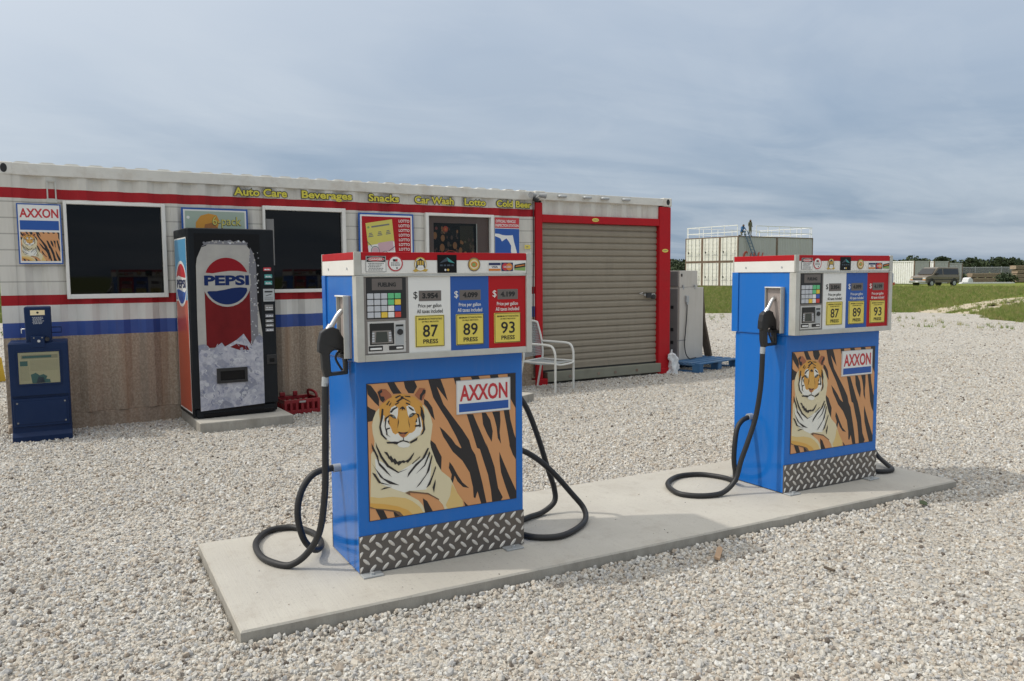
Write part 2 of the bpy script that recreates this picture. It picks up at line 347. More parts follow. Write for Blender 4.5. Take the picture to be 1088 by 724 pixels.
class Print(MB):
    """flat print on a plane: fn(u, w, d) -> point; each layer lies a hair above the one before"""
    def __init__(s, fn, d0=.001, step=.0006): super().__init__(); s.fn = fn; s.d = d0; s.step = step
    def _put(s, vs, fs, m, lay=None):
        s.n += 1; d = s.d + s.step * (lay or 0) + s.n * 2.5e-6
        pts = [Vector(s.fn(u, w, d)) for u, w in vs]
        q = Vector(s.fn(0, 0, 1)) - Vector(s.fn(0, 0, 0)); out = []
        for f in fs:
            n = Vector((0, 0, 0)); a = pts[f[0]]
            for i in range(1, len(f) - 1): n += (pts[f[i]] - a).cross(pts[f[i + 1]] - a)
            out.append(f if n.dot(q) > 0 else f[::-1])
        return s.add(pts, out, m)
    def poly(s, pts, m, lay=0):
        tri = tessellate_polygon([[Vector((p[0], p[1], 0)) for p in pts]])
        return s._put(pts, [tuple(t) for t in tri], m, lay)
    def rect(s, x0, x1, z0, z1, m, lay=0): return s._put([(x0, z0), (x1, z0), (x1, z1), (x0, z1)], [(0, 1, 2, 3)], m, lay)
    def disc(s, x, z, r, m, lay=0, rz=None, n=28):
        rz = rz or r
        return s._put([(x + r * math.cos(2 * math.pi * k / n), z + rz * math.sin(2 * math.pi * k / n)) for k in range(n)], [tuple(range(n))], m, lay)
    def ring(s, x, z, r0, r1, m, lay=0, n=36):
        vs = [(x + r * math.cos(2 * math.pi * k / n), z + r * math.sin(2 * math.pi * k / n)) for r in (r0, r1) for k in range(n)]
        return s._put(vs, [(k, (k + 1) % n, n + (k + 1) % n, n + k) for k in range(n)], m, lay)
    def line(s, pts, w, m, lay=0):
        for a, b in zip(pts, pts[1:]):
            dx, dz = b[0] - a[0], b[1] - a[1]; l = math.hypot(dx, dz) or 1; nx, nz = -dz / l * w / 2, dx / l * w / 2
            s._put([(a[0] - nx, a[1] - nz), (b[0] - nx, b[1] - nz), (b[0] + nx, b[1] + nz), (a[0] + nx, a[1] + nz)], [(0, 1, 2, 3)], m, lay)
        return s
    def text(s, t, x, z, h, m, lay=0, w=None, bold=0., rot=0., clip=None):
        vs, fs, asp = text_tris(t, bold); w = w or h * asp
        c, n = math.cos(rot), math.sin(rot)
        P = [(x + u * w * c - q * h * n, z + u * w * n + q * h * c) for u, q in vs]
        return s._put(P, fs, m, lay)
    def scribble(s, x0, x1, z, h, m, lay=0, seed=1):
        """print too small to read: a row of tiny word-long dashes"""
        r = random.Random(seed); x = x0
        while x < x1 - h:
            w = min(r.uniform(1.2, 3.6) * h, x1 - x); s.rect(x, x + w, z - h / 2, z + h / 2, m, lay); x += w + h * .7
        return s
SUN_E = 2.0; SKY_STR = .1; EXPO = 0.; STONES = 4600
SKY_LOW = (.205, .305, .44); SKY_HIGH = (.52, .61, .74); SKY_TOP = (1.45, 1.41, 1.33); SKY_SUN = (2.3, 2.2, 2.0); CLOUD = (.68, .74, .81); CLOUD_DARK = (.38, .46, .57)
TIGER=[('k',1,[(0,1), (0.023,0.991), (0.061,0.926), (0.072,0.886), (0.071,0.833), (0.043,0.867), (0.002,0.93), (0,0.97)]), ('k',1,[(0,0.843), (0.019,0.824), (0.051,0.805), (0.044,0.776), (0.034,0.753), (0.027,0.732), (0,0.729)]), ('k',1,[(0.126,1), (0.171,1), (0.192,0.955), (0.215,0.915), (0.161,0.917), (0.146,0.949)]), ('k',1,[(0.23,1), (0.3,1), (0.316,0.956), (0.292,0.908), (0.258,0.914), (0.238,0.955)]), ('k',1,[(0.39,1), (0.472,1), (0.497,0.921), (0.519,0.83), (0.487,0.879), (0.445,0.947), (0.489,0.808), (0.556,0.697), (0.616,0.599), (0.663,0.511), (0.681,0.438), (0.705,0.391), (0.732,0.264), (0.755,0.155), (0.782,0), (0.743,0), (0.718,0.099), (0.702,0.048), (0.69,0.058), (0.686,0.139), (0.664,0.257), (0.614,0.357), (0.553,0.431), (0.591,0.45), (0.608,0.458), (0.611,0.452), (0.57,0.558), (0.518,0.676), (0.465,0.776), (0.421,0.865)]), ('k',1,[(0.46,0.64), (0.494,0.602), (0.543,0.535), (0.569,0.488), (0.609,0.449), (0.608,0.458), (0.615,0.357), (0.549,0.435), (0.508,0.514), (0.53,0.476), (0.485,0.559)]), ('k',1,[(0.648,0.714), (0.693,0.709), (0.719,0.635), (0.75,0.552), (0.79,0.441), (0.782,0.478), (0.814,0.376), (0.842,0.275), (0.857,0.173), (0.868,0.101), (0.901,0.022), (0.888,0), (0.823,0), (0.815,0.092), (0.795,0.219), (0.764,0.331), (0.738,0.431), (0.718,0.443), (0.688,0.561), (0.66,0.668)]), ('k',1,[(0.754,0.714), (0.784,0.711), (0.815,0.65), (0.832,0.559), (0.824,0.476), (0.79,0.547), (0.763,0.621)]), ('k',1,[(0.829,0.712), (0.885,0.712), (0.889,0.634), (0.882,0.544), (0.892,0.45), (0.868,0.502), (0.86,0.591), (0.844,0.664)]), ('k',1,[(0.913,0.717), (0.952,0.72), (0.963,0.634), (0.988,0.523), (1,0.484), (1,0.373), (1,0.313), (0.978,0.354), (0.954,0.429), (0.954,0.446), (0.934,0.584), (0.922,0.656)]), ('k',1,[(0.879,0.39), (0.903,0.319), (0.944,0.205), (1,0.06), (1,0), (0.954,0), (0.918,0.119), (0.89,0.222), (0.88,0.314)]), ('k',1,[(0.561,1), (0.606,1), (0.616,0.95), (0.574,0.95)]), ('k',1,[(0.68,1), (0.735,1), (0.754,0.952), (0.699,0.952)]), ('k',1,[(0.815,1), (0.872,1), (0.885,0.953), (0.827,0.952)]), ('k',1,[(0.943,1), (1,1), (1,0.726), (0.964,0.803), (0.964,0.945), (0.949,0.949)]), ('k',1,[(0.525,0.361), (0.548,0.323), (0.578,0.254), (0.613,0.187), (0.659,0.136), (0.616,0.151), (0.578,0.201), (0.559,0.248), (0.546,0.193), (0.531,0.208), (0.539,0.26), (0.52,0.314)]), ('k',1,[(0.39,0.556), (0.431,0.511), (0.446,0.47), (0.472,0.407), (0.467,0.305), (0.437,0.361), (0.416,0.432), (0.402,0.484)]), ('k',1,[(0.36,0.862), (0.386,0.84), (0.414,0.79), (0.43,0.693), (0.406,0.727), (0.379,0.794), (0.359,0.823)]), ('cream',2,[(0.049,0.794), (0.034,0.753), (0.024,0.702), (0.028,0.641), (0.038,0.587), (0.033,0.526), (0.014,0.491), (0.011,0.347), (0.002,0.107), (0.032,0.087), (0.091,0.072), (0.15,0.051), (0.183,0.033), (0.206,0), (0.354,0), (0.342,0.054), (0.314,0.098), (0.273,0.131), (0.226,0.17), (0.253,0.179), (0.315,0.161), (0.377,0.143), (0.449,0.086), (0.449,0.075), (0.475,0.036), (0.486,0), (0.616,0), (0.613,0.046), (0.576,0.11), (0.528,0.235), (0.47,0.296), (0.434,0.375), (0.402,0.484), (0.396,0.523), (0.407,0.602), (0.414,0.664), (0.402,0.727), (0.382,0.777), (0.359,0.811), (0.237,0.885), (0.105,0.861)]), ('gold',3,[(0.004,0.179), (0.059,0.161), (0.145,0.155), (0.226,0.132), (0.272,0.101), (0.32,0.049), (0.344,0), (0.206,0), (0.183,0.033), (0.15,0.051), (0.091,0.072), (0.032,0.087), (0.002,0.107)]), ('gold',3,[(0.539,0.19), (0.576,0.11), (0.613,0.046), (0.616,0), (0.509,0), (0.494,0.031), (0.525,0.096)]), ('amber',4,[(0.003,0.132), (0.091,0.11), (0.177,0.078), (0.245,0.036), (0.271,0), (0.206,0), (0.183,0.033), (0.15,0.051), (0.091,0.072), (0.032,0.087), (0.002,0.107)]), ('white',3,[(0.097,0.411), (0.182,0.332), (0.277,0.384), (0.381,0.44), (0.401,0.366), (0.392,0.248), (0.364,0.173), (0.253,0.182), (0.22,0.175), (0.16,0.207), (0.081,0.258), (0.043,0.357), (0.038,0.458)]), ('k',3,[(0.034,0.083), (0.084,0.069), (0.11,0), (0.066,0)]), ('k',3,[(0.147,0.046), (0.17,0.031), (0.196,0.001), (0.156,0.002)]), ('k',3,[(0.341,0.11), (0.369,0.084), (0.406,0), (0.354,0), (0.347,0.048)]), ('k',3,[(0.619,0.04), (0.649,0), (0.63,0)]), ('brown',5,[(0.226,0.17), (0.253,0.181), (0.315,0.163), (0.377,0.145), (0.449,0.087), (0.449,0.078), (0.376,0.134), (0.315,0.152), (0.256,0.167), (0.26,0.148)]), ('brown',5,[(0.002,0.107), (0.032,0.089), (0.091,0.073), (0.15,0.054), (0.187,0.036), (0.213,0), (0.19,0.002), (0.157,0.039), (0.091,0.063), (0.002,0.095)]), ('orange',4,[(0.072,0.833), (0.105,0.868), (0.158,0.905), (0.211,0.915), (0.265,0.899), (0.298,0.879), (0.345,0.829), (0.359,0.771), (0.36,0.694), (0.349,0.625), (0.329,0.596), (0.287,0.578), (0.252,0.573), (0.22,0.578), (0.18,0.584), (0.133,0.605), (0.094,0.64), (0.079,0.711), (0.071,0.773)]), ('rust',5,[(0.061,0.941), (0.083,0.961), (0.116,0.955), (0.148,0.914), (0.151,0.894), (0.125,0.882), (0.098,0.858), (0.076,0.882)]), ('rust',5,[(0.298,0.896), (0.33,0.947), (0.367,0.939), (0.37,0.903), (0.356,0.858), (0.342,0.849), (0.319,0.87)]), ('k',6,[(0.063,0.941), (0.089,0.958), (0.093,0.938), (0.079,0.927), (0.082,0.908), (0.102,0.903), (0.108,0.879), (0.094,0.862), (0.082,0.874), (0.073,0.902)]), ('k',6,[(0.354,0.933), (0.371,0.927), (0.369,0.905), (0.35,0.886), (0.342,0.849), (0.331,0.861), (0.332,0.893), (0.346,0.911)]), ('white',5,[(0.136,0.788), (0.147,0.818), (0.17,0.83), (0.19,0.814), (0.188,0.767), (0.181,0.729), (0.162,0.762), (0.14,0.773)]), ('white',5,[(0.243,0.815), (0.26,0.826), (0.29,0.803), (0.304,0.762), (0.282,0.753), (0.262,0.727), (0.252,0.753)]), ('white',5,[(0.112,0.746), (0.128,0.747), (0.125,0.705), (0.141,0.673), (0.153,0.632), (0.18,0.606), (0.2,0.588), (0.192,0.55), (0.14,0.581), (0.111,0.623), (0.088,0.671), (0.098,0.715)]), ('white',5,[(0.334,0.732), (0.34,0.696), (0.346,0.64), (0.329,0.596), (0.287,0.57), (0.252,0.55), (0.24,0.584), (0.26,0.603), (0.295,0.631), (0.309,0.668), (0.302,0.693), (0.312,0.723)]), ('white',5,[(0.093,0.77), (0.103,0.761), (0.096,0.709), (0.091,0.671), (0.113,0.614), (0.166,0.57), (0.152,0.559), (0.106,0.593), (0.081,0.656), (0.082,0.711)]), ('white',5,[(0.186,0.625), (0.2,0.6), (0.22,0.585), (0.24,0.594), (0.26,0.615), (0.315,0.62), (0.301,0.584), (0.26,0.558), (0.218,0.567), (0.166,0.578), (0.133,0.62), (0.166,0.615)]), ('white',5,[(0.177,0.544), (0.196,0.556), (0.218,0.558), (0.246,0.55), (0.265,0.529), (0.252,0.512), (0.221,0.511), (0.191,0.522)]), ('amber',6,[(0.2,0.79), (0.246,0.783), (0.252,0.729), (0.261,0.65), (0.247,0.625), (0.187,0.632), (0.181,0.661), (0.192,0.737)]), ('rust',7,[(0.187,0.632), (0.25,0.626), (0.233,0.603), (0.222,0.587), (0.212,0.59), (0.2,0.611)]), ('k',8,[(0.132,0.765), (0.148,0.768), (0.168,0.75), (0.178,0.734), (0.162,0.737), (0.142,0.753)]), ('k',8,[(0.306,0.758), (0.282,0.765), (0.262,0.752), (0.258,0.731), (0.278,0.735), (0.296,0.752)]), ('k',8,[(0.171,0.893), (0.201,0.905), (0.211,0.9), (0.177,0.883)]), ('k',8,[(0.177,0.861), (0.216,0.888), (0.221,0.876), (0.187,0.852)]), ('k',8,[(0.231,0.897), (0.268,0.891), (0.271,0.882), (0.237,0.889)]), ('k',8,[(0.222,0.886), (0.263,0.856), (0.273,0.843), (0.227,0.874)]), ('k',8,[(0.207,0.896), (0.225,0.894), (0.227,0.874), (0.207,0.877)]), ('k',8,[(0.196,0.797), (0.206,0.812), (0.22,0.821), (0.233,0.805), (0.236,0.79), (0.222,0.802), (0.217,0.788), (0.212,0.805)]), ('k',8,[(0.17,0.843), (0.2,0.855), (0.193,0.844), (0.173,0.835)]), ('k',8,[(0.24,0.847), (0.27,0.832), (0.263,0.824), (0.24,0.838)]), ('k',8,[(0.115,0.844), (0.135,0.873), (0.137,0.865), (0.121,0.836)]), ('k',8,[(0.131,0.835), (0.147,0.859), (0.145,0.846), (0.136,0.83)]), ('k',8,[(0.135,0.785), (0.153,0.809), (0.183,0.823), (0.186,0.814), (0.163,0.8), (0.148,0.78)]), ('k',8,[(0.253,0.818), (0.273,0.805), (0.293,0.783), (0.285,0.779), (0.263,0.797)]), ('k',8,[(0.087,0.817), (0.097,0.812), (0.093,0.747), (0.078,0.688), (0.091,0.625), (0.116,0.591), (0.11,0.584), (0.077,0.626), (0.068,0.682), (0.079,0.749)]), ('k',8,[(0.106,0.746), (0.132,0.765), (0.136,0.758), (0.116,0.737), (0.108,0.684), (0.117,0.637), (0.111,0.638), (0.102,0.685)]), ('k',8,[(0.122,0.721), (0.132,0.732), (0.131,0.705), (0.138,0.696), (0.127,0.702)]), ('k',8,[(0.111,0.668), (0.135,0.673), (0.137,0.665), (0.117,0.659), (0.12,0.621), (0.14,0.6), (0.111,0.623)]), ('k',8,[(0.331,0.811), (0.345,0.797), (0.361,0.732), (0.357,0.694), (0.364,0.631), (0.349,0.6), (0.331,0.587), (0.349,0.625), (0.35,0.694), (0.334,0.744), (0.337,0.79)]), ('k',8,[(0.304,0.761), (0.324,0.749), (0.33,0.705), (0.336,0.658), (0.326,0.65), (0.322,0.697), (0.316,0.738)]), ('k',8,[(0.298,0.693), (0.312,0.723), (0.31,0.691)]), ('k',8,[(0.295,0.67), (0.33,0.673), (0.332,0.658), (0.298,0.658)]), ('k',8,[(0.112,0.569), (0.166,0.565), (0.196,0.558), (0.178,0.541), (0.152,0.552), (0.116,0.556)]), ('k',8,[(0.178,0.559), (0.218,0.57), (0.26,0.549), (0.252,0.544), (0.218,0.561), (0.185,0.55)]), ('k',8,[(0.26,0.549), (0.314,0.578), (0.307,0.555), (0.266,0.537)]), ('k',8,[(0.218,0.587), (0.223,0.587), (0.223,0.569), (0.217,0.569)]), ('k',8,[(0.185,0.634), (0.193,0.635), (0.22,0.62), (0.25,0.629), (0.25,0.623), (0.233,0.611), (0.223,0.617), (0.2,0.617)]), ('k',8,[(0.191,0.737), (0.193,0.705), (0.183,0.659), (0.187,0.706)]), ('k',8,[(0.252,0.729), (0.261,0.682), (0.262,0.65), (0.256,0.69)]), ('k',8,[(0.018,0.573), (0.031,0.541), (0.039,0.506), (0.029,0.508), (0.021,0.535)]), ('k',8,[(0.044,0.578), (0.053,0.546), (0.066,0.503), (0.058,0.503), (0.047,0.538)]), ('grey',9,[(0.151,0.755), (0.158,0.761), (0.168,0.756), (0.171,0.746), (0.163,0.741), (0.155,0.746)]), ('grey',9,[(0.263,0.749), (0.272,0.756), (0.282,0.755), (0.283,0.746), (0.276,0.74), (0.267,0.74)]), ('k',8,[(0.094,0.499), (0.115,0.493), (0.131,0.456), (0.138,0.466), (0.153,0.434), (0.163,0.441), (0.18,0.41), (0.19,0.417), (0.203,0.414), (0.216,0.419), (0.23,0.411), (0.251,0.422), (0.288,0.469), (0.285,0.453), (0.267,0.417), (0.257,0.407), (0.246,0.394), (0.233,0.405), (0.223,0.396), (0.208,0.402), (0.186,0.382), (0.176,0.399), (0.162,0.393), (0.153,0.414), (0.14,0.413), (0.133,0.432), (0.121,0.446), (0.115,0.466)]), ('k',8,[(0.021,0.537), (0.033,0.535), (0.058,0.47), (0.064,0.423), (0.096,0.379), (0.141,0.304), (0.106,0.344), (0.061,0.405), (0.048,0.464)]), ('k',8,[(0.049,0.532), (0.059,0.531), (0.084,0.467), (0.123,0.396), (0.185,0.335), (0.252,0.352), (0.181,0.328), (0.112,0.385), (0.071,0.461)]), ('k',8,[(0.016,0.431), (0.037,0.388), (0.088,0.304), (0.19,0.235), (0.127,0.255), (0.068,0.314)]), ('k',8,[(0.017,0.357), (0.037,0.343), (0.071,0.276), (0.14,0.24), (0.101,0.255), (0.058,0.273)]), ('k',8,[(0.067,0.219), (0.093,0.234), (0.143,0.232), (0.093,0.222)]), ('k',8,[(0.376,0.488), (0.387,0.487), (0.36,0.42), (0.297,0.358), (0.255,0.305), (0.241,0.284), (0.248,0.317), (0.297,0.381), (0.339,0.414)]), ('k',8,[(0.273,0.385), (0.329,0.435), (0.326,0.425), (0.277,0.381)]), ('k',8,[(0.389,0.463), (0.395,0.446), (0.359,0.357), (0.296,0.302), (0.352,0.361)]), ('k',8,[(0.405,0.437), (0.409,0.42), (0.386,0.313), (0.322,0.219), (0.295,0.196), (0.365,0.291)]), ('k',8,[(0.429,0.346), (0.432,0.329), (0.391,0.208), (0.364,0.185), (0.406,0.278)]), ('k',8,[(0.426,0.243), (0.427,0.211), (0.415,0.14), (0.406,0.182)])]
# ------------------------------------------------------------------ camera
CAM = Vector((-.53183, -3.2859, 1.50757)); YAW, PITCH, ROLL = R_(61.3466), R_(4.7624), R_(-.4123)
FWD = Vector((math.cos(YAW) * math.cos(PITCH), math.sin(YAW) * math.cos(PITCH), -math.sin(PITCH)))
RGT = Vector((math.sin(YAW), -math.cos(YAW), 0)); UPV = RGT.cross(FWD)
R2 = RGT * math.cos(ROLL) + UPV * math.sin(ROLL); U2 = UPV * math.cos(ROLL) - RGT * math.sin(ROLL)
cd = bpy.data.cameras.new('camera'); cam = bpy.data.objects.new('camera', cd); COL.objects.link(cam)
cam.matrix_world = Matrix(((R2.x, U2.x, -FWD.x, CAM.x), (R2.y, U2.y, -FWD.y, CAM.y), (R2.z, U2.z, -FWD.z, CAM.z), (0, 0, 0, 1)))
cd.sensor_fit = 'HORIZONTAL'; cd.sensor_width = 36; cd.lens = 852.39 / 1088 * 36; cd.clip_start = .05; cd.clip_end = 4000
scene.camera = cam
HF = Vector((math.cos(YAW), math.sin(YAW), 0))          # level heading, used to lay out the far side of the lot

# ------------------------------------------------------------------ light and sky
SUN = Vector((-1.14, .5, 1.54)).normalized()
sd = bpy.data.lights.new('sun', 'SUN'); sd.energy = SUN_E; sd.angle = R_(1.2); sd.color = (1., .945, .86)
so = bpy.data.objects.new('sun', sd); COL.objects.link(so); so.rotation_euler = SUN.to_track_quat('Z', 'Y').to_euler(); so.location = (-8, 4, 12)
w = bpy.data.worlds.new('World'); scene.world = w; w.use_nodes = True
nt = w.node_tree; bg = nt.nodes['Background']
sky = N(nt, 'ShaderNodeTexSky', sky_type='NISHITA'); sky.sun_disc = False
sky.sun_elevation = math.asin(SUN.z); sky.sun_rotation = math.atan2(SUN.x, SUN.y); sky.air_density = 1.2; sky.dust_density = 2.; sky.ozone_density = 1.5
tc = N(nt, 'ShaderNodeTexCoord'); sp = N(nt, 'ShaderNodeSeparateXYZ'); nt.links.new(tc.outputs['Generated'], sp.inputs[0])
def mth(op, a, b=None):
    n = N(nt, 'ShaderNodeMath', operation=op)
    for i, v in enumerate((a, b)):
        if v is None: continue
        if hasattr(v, 'is_linked'): nt.links.new(v, n.inputs[i])
        else: n.inputs[i].default_value = v
    return n.outputs[0]
zz = mth('MAXIMUM', sp.outputs['Z'], 0.)
den = mth('ADD', zz, .14)
cx, cy = mth('DIVIDE', sp.outputs['X'], den), mth('DIVIDE', sp.outputs['Y'], den)
cb = N(nt, 'ShaderNodeCombineXYZ'); nt.links.new(cx, cb.inputs[0]); nt.links.new(cy, cb.inputs[1])
def skymap(rot, sc):
    mp = N(nt, 'ShaderNodeMapping'); mp.inputs['Rotation'].default_value = (0, 0, rot); mp.inputs['Scale'].default_value = sc
    nt.links.new(cb.outputs[0], mp.inputs[0]); return mp.outputs[0]
veil = noise(nt, .9, 7, .52, skymap(R_(20), (.6, .8, 1)), .9)
fine = noise(nt, 2.4, 8, .6, skymap(R_(35), (.55, 1., 1)), .8)
big = noise(nt, .5, 4, .5, skymap(R_(15), (.6, 1, 1)), .3)
elev = ramp(nt, zz, [(0., 0.), (.07, .16), (.2, .55), (.42, 1.)])
base = mixcol(nt, elev, SKY_LOW, SKY_HIGH)
base = mixcol(nt, ramp(nt, zz, [(.40, 0.), (.85, 1.)]), base, SKY_TOP)
# the side towards the sun (photo left) is paler than the far right
az = N(nt, 'ShaderNodeVectorMath', operation='DOT_PRODUCT'); nt.links.new(tc.outputs['Generated'], az.inputs[0]); az.inputs[1].default_value = tuple(SUN)
glow = ramp(nt, az.outputs['Value'], [(.2, 0.), (.55, .16), (.72, .4), (.88, .8), (1., 1.)])
base = mixcol(nt, glow, base, SKY_SUN)
cl = ramp(nt, veil, [(.36, 0.), (.66, 1.)]); base = mixcol(nt, mth('MULTIPLY', cl, .6), base, CLOUD)
cl2 = ramp(nt, fine, [(.48, 0.), (.72, 1.)]); base = mixcol(nt, mth('MULTIPLY', cl2, .26), base, CLOUD)
dk = ramp(nt, big, [(.5, 0.), (.68, 1.)]); base = mixcol(nt, mth('MULTIPLY', dk, .3), base, CLOUD_DARK)
skys = N(nt, 'ShaderNodeVectorMath', operation='SCALE'); nt.links.new(sky.outputs[0], skys.inputs[0]); skys.inputs['Scale'].default_value = 1.
cs = N(nt, 'ShaderNodeVectorMath', operation='SCALE'); nt.links.new(base, cs.inputs[0]); cs.inputs['Scale'].default_value = 1. / SKY_STR
final = mixcol(nt, .86, skys.outputs[0], cs.outputs[0])         # thin overcast with the clear sky showing through it
nt.links.new(final, bg.inputs['Color']); bg.inputs['Strength'].default_value = SKY_STR
vs_ = scene.view_settings; vs_.view_transform = 'Standard'; vs_.look = 'None'; vs_.gamma = 1; vs_.exposure = EXPO; vs_.use_curve_mapping = False

# ------------------------------------------------------------------ ground
def sheet(name, pts, z, m, kind='structure'):
    tri = tessellate_polygon([[Vector((p[0], p[1], 0)) for p in pts]])
    b = MB(); fs = []
    for t in tri:
        a, bb, c = (Vector((pts[k][0], pts[k][1], 0)) for k in t)
        fs.append(tuple(t) if (bb - a).cross(c - a).z > 0 else tuple(t)[::-1])
    b.add([(p[0], p[1], z) for p in pts], fs, m); o = b.build(name); tag(o, kind=kind); return o
g = MB(); g.add([(-1500, -1500, -.012), (1500, -1500, -.012), (1500, 1500, -.012), (-1500, 1500, -.012)], [(0, 1, 2, 3)], 'grass_ground')
tag(g.build('grass_field'), kind='structure')
def rough_line(a, b, n, amp, seed):
    r = random.Random(seed); out = []
    for i in range(n):
        t = i / n; out.append((a[0] + (b[0] - a[0]) * t + r.uniform(-amp, amp), a[1] + (b[1] - a[1]) * t + r.uniform(-amp, amp)))
    return out
EDGE = [(-60, -60), (40, -60)] + rough_line((40, -8), (23.4, 9.6), 24, .25, 1) + rough_line((23.4, 9.8), (24.2, 11.2), 6, .15, 2) + rough_line((24.2, 11.2), (26.6, 13.2), 8, .2, 3) \
     + rough_line((26.6, 13.2), (26.8, 15.2), 6, .2, 7) + rough_line((26.6, 15.2), (20, 18.9), 20, .25, 4) + rough_line((20, 18.9), (6, 27), 30, .3, 5) + rough_line((6, 27), (-60, 33), 40, .3, 6)
sheet('gravel_lot', EDGE, 0., 'gravel_bed')
def track(name, mid, wd, seed):
    r = random.Random(seed); L, Rr = [], []; 
    P = []
    for a, b in zip(mid, mid[1:]):
        for k in range(10): t = k / 10; P.append((a[0] + (b[0] - a[0]) * t, a[1] + (b[1] - a[1]) * t))
    P.append(mid[-1])
    for i, p in enumerate(P):
        a, b = P[max(0, i - 1)], P[min(len(P) - 1, i + 1)]; d = Vector((b[0] - a[0], b[1] - a[1])).normalized()
        f = .5 + .5 * i / len(P)
        L.append((p[0] - d.y * wd * r.uniform(.6, 1.25) * .5, p[1] + d.x * wd * r.uniform(.6, 1.25) * .5)); Rr.append((p[0] + d.y * wd * r.uniform(.6, 1.25) * .5, p[1] - d.x * wd * r.uniform(.6, 1.25) * .5))
    sheet(name, L + Rr[::-1], -.006, 'sandy_track')
track('dirt_track', [(25.5, 14.6), (29, 16.), (33.2, 17.4), (42.5, 20.7), (60, 25), (90, 30)], 1.5, 11)
track('dirt_track', [(25.8, 13.4), (29.2, 14.6), (33.6, 16.6), (40.2, 19.), (56, 23), (85, 27)], .8, 12)

# concrete island and pads
SL = MB(); r = random.Random(17); ring = []
for (ax_, ay_), (bx_, by_) in (((0, 0), (4.738, 0)), ((4.738, 0), (4.738, 1.234)), ((4.738, 1.234), (0, 1.234)), ((0, 1.234), (0, 0))):
    n = int(math.hypot(bx_ - ax_, by_ - ay_) / .03)
    for k in range(n): ring.append((ax_ + (bx_ - ax_) * k / n, ay_ + (by_ - ay_) * k / n))
def inset(p, d): return (min(max(p[0], d), 4.738 - d), min(max(p[1], d), 1.234 - d))
wob = [mnoise.noise(Vector((p[0] * 9, p[1] * 9, 1.))) for p in ring]; chp = [max(0, mnoise.noise(Vector((p[0] * 3.1, p[1] * 3.1, 7.))) - .34) for p in ring]
R0 = [inset(p, .009 + .004 * w_ + .03 * c_) for p, w_, c_ in zip(ring, wob, chp)]; R1 = [inset(p, .002 + .002 * w_ + .008 * c_) for p, w_, c_ in zip(ring, wob, chp)]
n = len(ring); vs = [(p[0], p[1], .07) for p in R0] + [(p[0], p[1], .0615 - .02 * c_) for p, c_ in zip(R1, chp)] + [(p[0], p[1], -.1) for p in ring]
fs = [(k, (k + 1) % n, n + (k + 1) % n, n + k) for k in range(n)] + [(n + k, n + (k + 1) % n, 2 * n + (k + 1) % n, 2 * n + k) for k in range(n)]
fs += [tuple(t) for t in tessellate_polygon([[Vector((p[0], p[1], 0)) for p in R0]])]; SL.add(vs, fs, 'concrete')
isl = SL.build('pump_island'); tag(isl, 'long low concrete slab under both blue fuel pumps', 'concrete slab')
SL = MB(); SL.box(-.45, .45, -.55, .52, -.08, .1, 'concrete'); pad = SL.build('concrete_pad', None, .01, 2)
pad.location = (.9, 5.38, 0); pad.rotation_euler.z = R_(3); tag(pad, 'weathered square concrete pad beneath the soda vending machine', 'concrete pad')
SL = MB(); SL.box(-.15, .15, -.1, .1, -.03, .10, 'concrete'); blk = SL.build('concrete_block', None, .008, 2)
blk.location = (4.02, 4.86, 0); blk.rotation_euler.z = R_(28); tag(blk, 'small grey concrete block lying on gravel near the metal chair', 'concrete block')
SL = MB(); SL.prism([(-.5, 0), (.5, 0), (.46, .36), (-.46, .36)], -.2, .2, 'yellow_block'); yb = SL.build('parking_block', None, .02, 2)
yb.location = (-1.97, 10.4, 0); yb.rotation_euler.z = R_(20); tag(yb, 'yellow block on the gravel beyond the left end of the shop container', 'parking block')

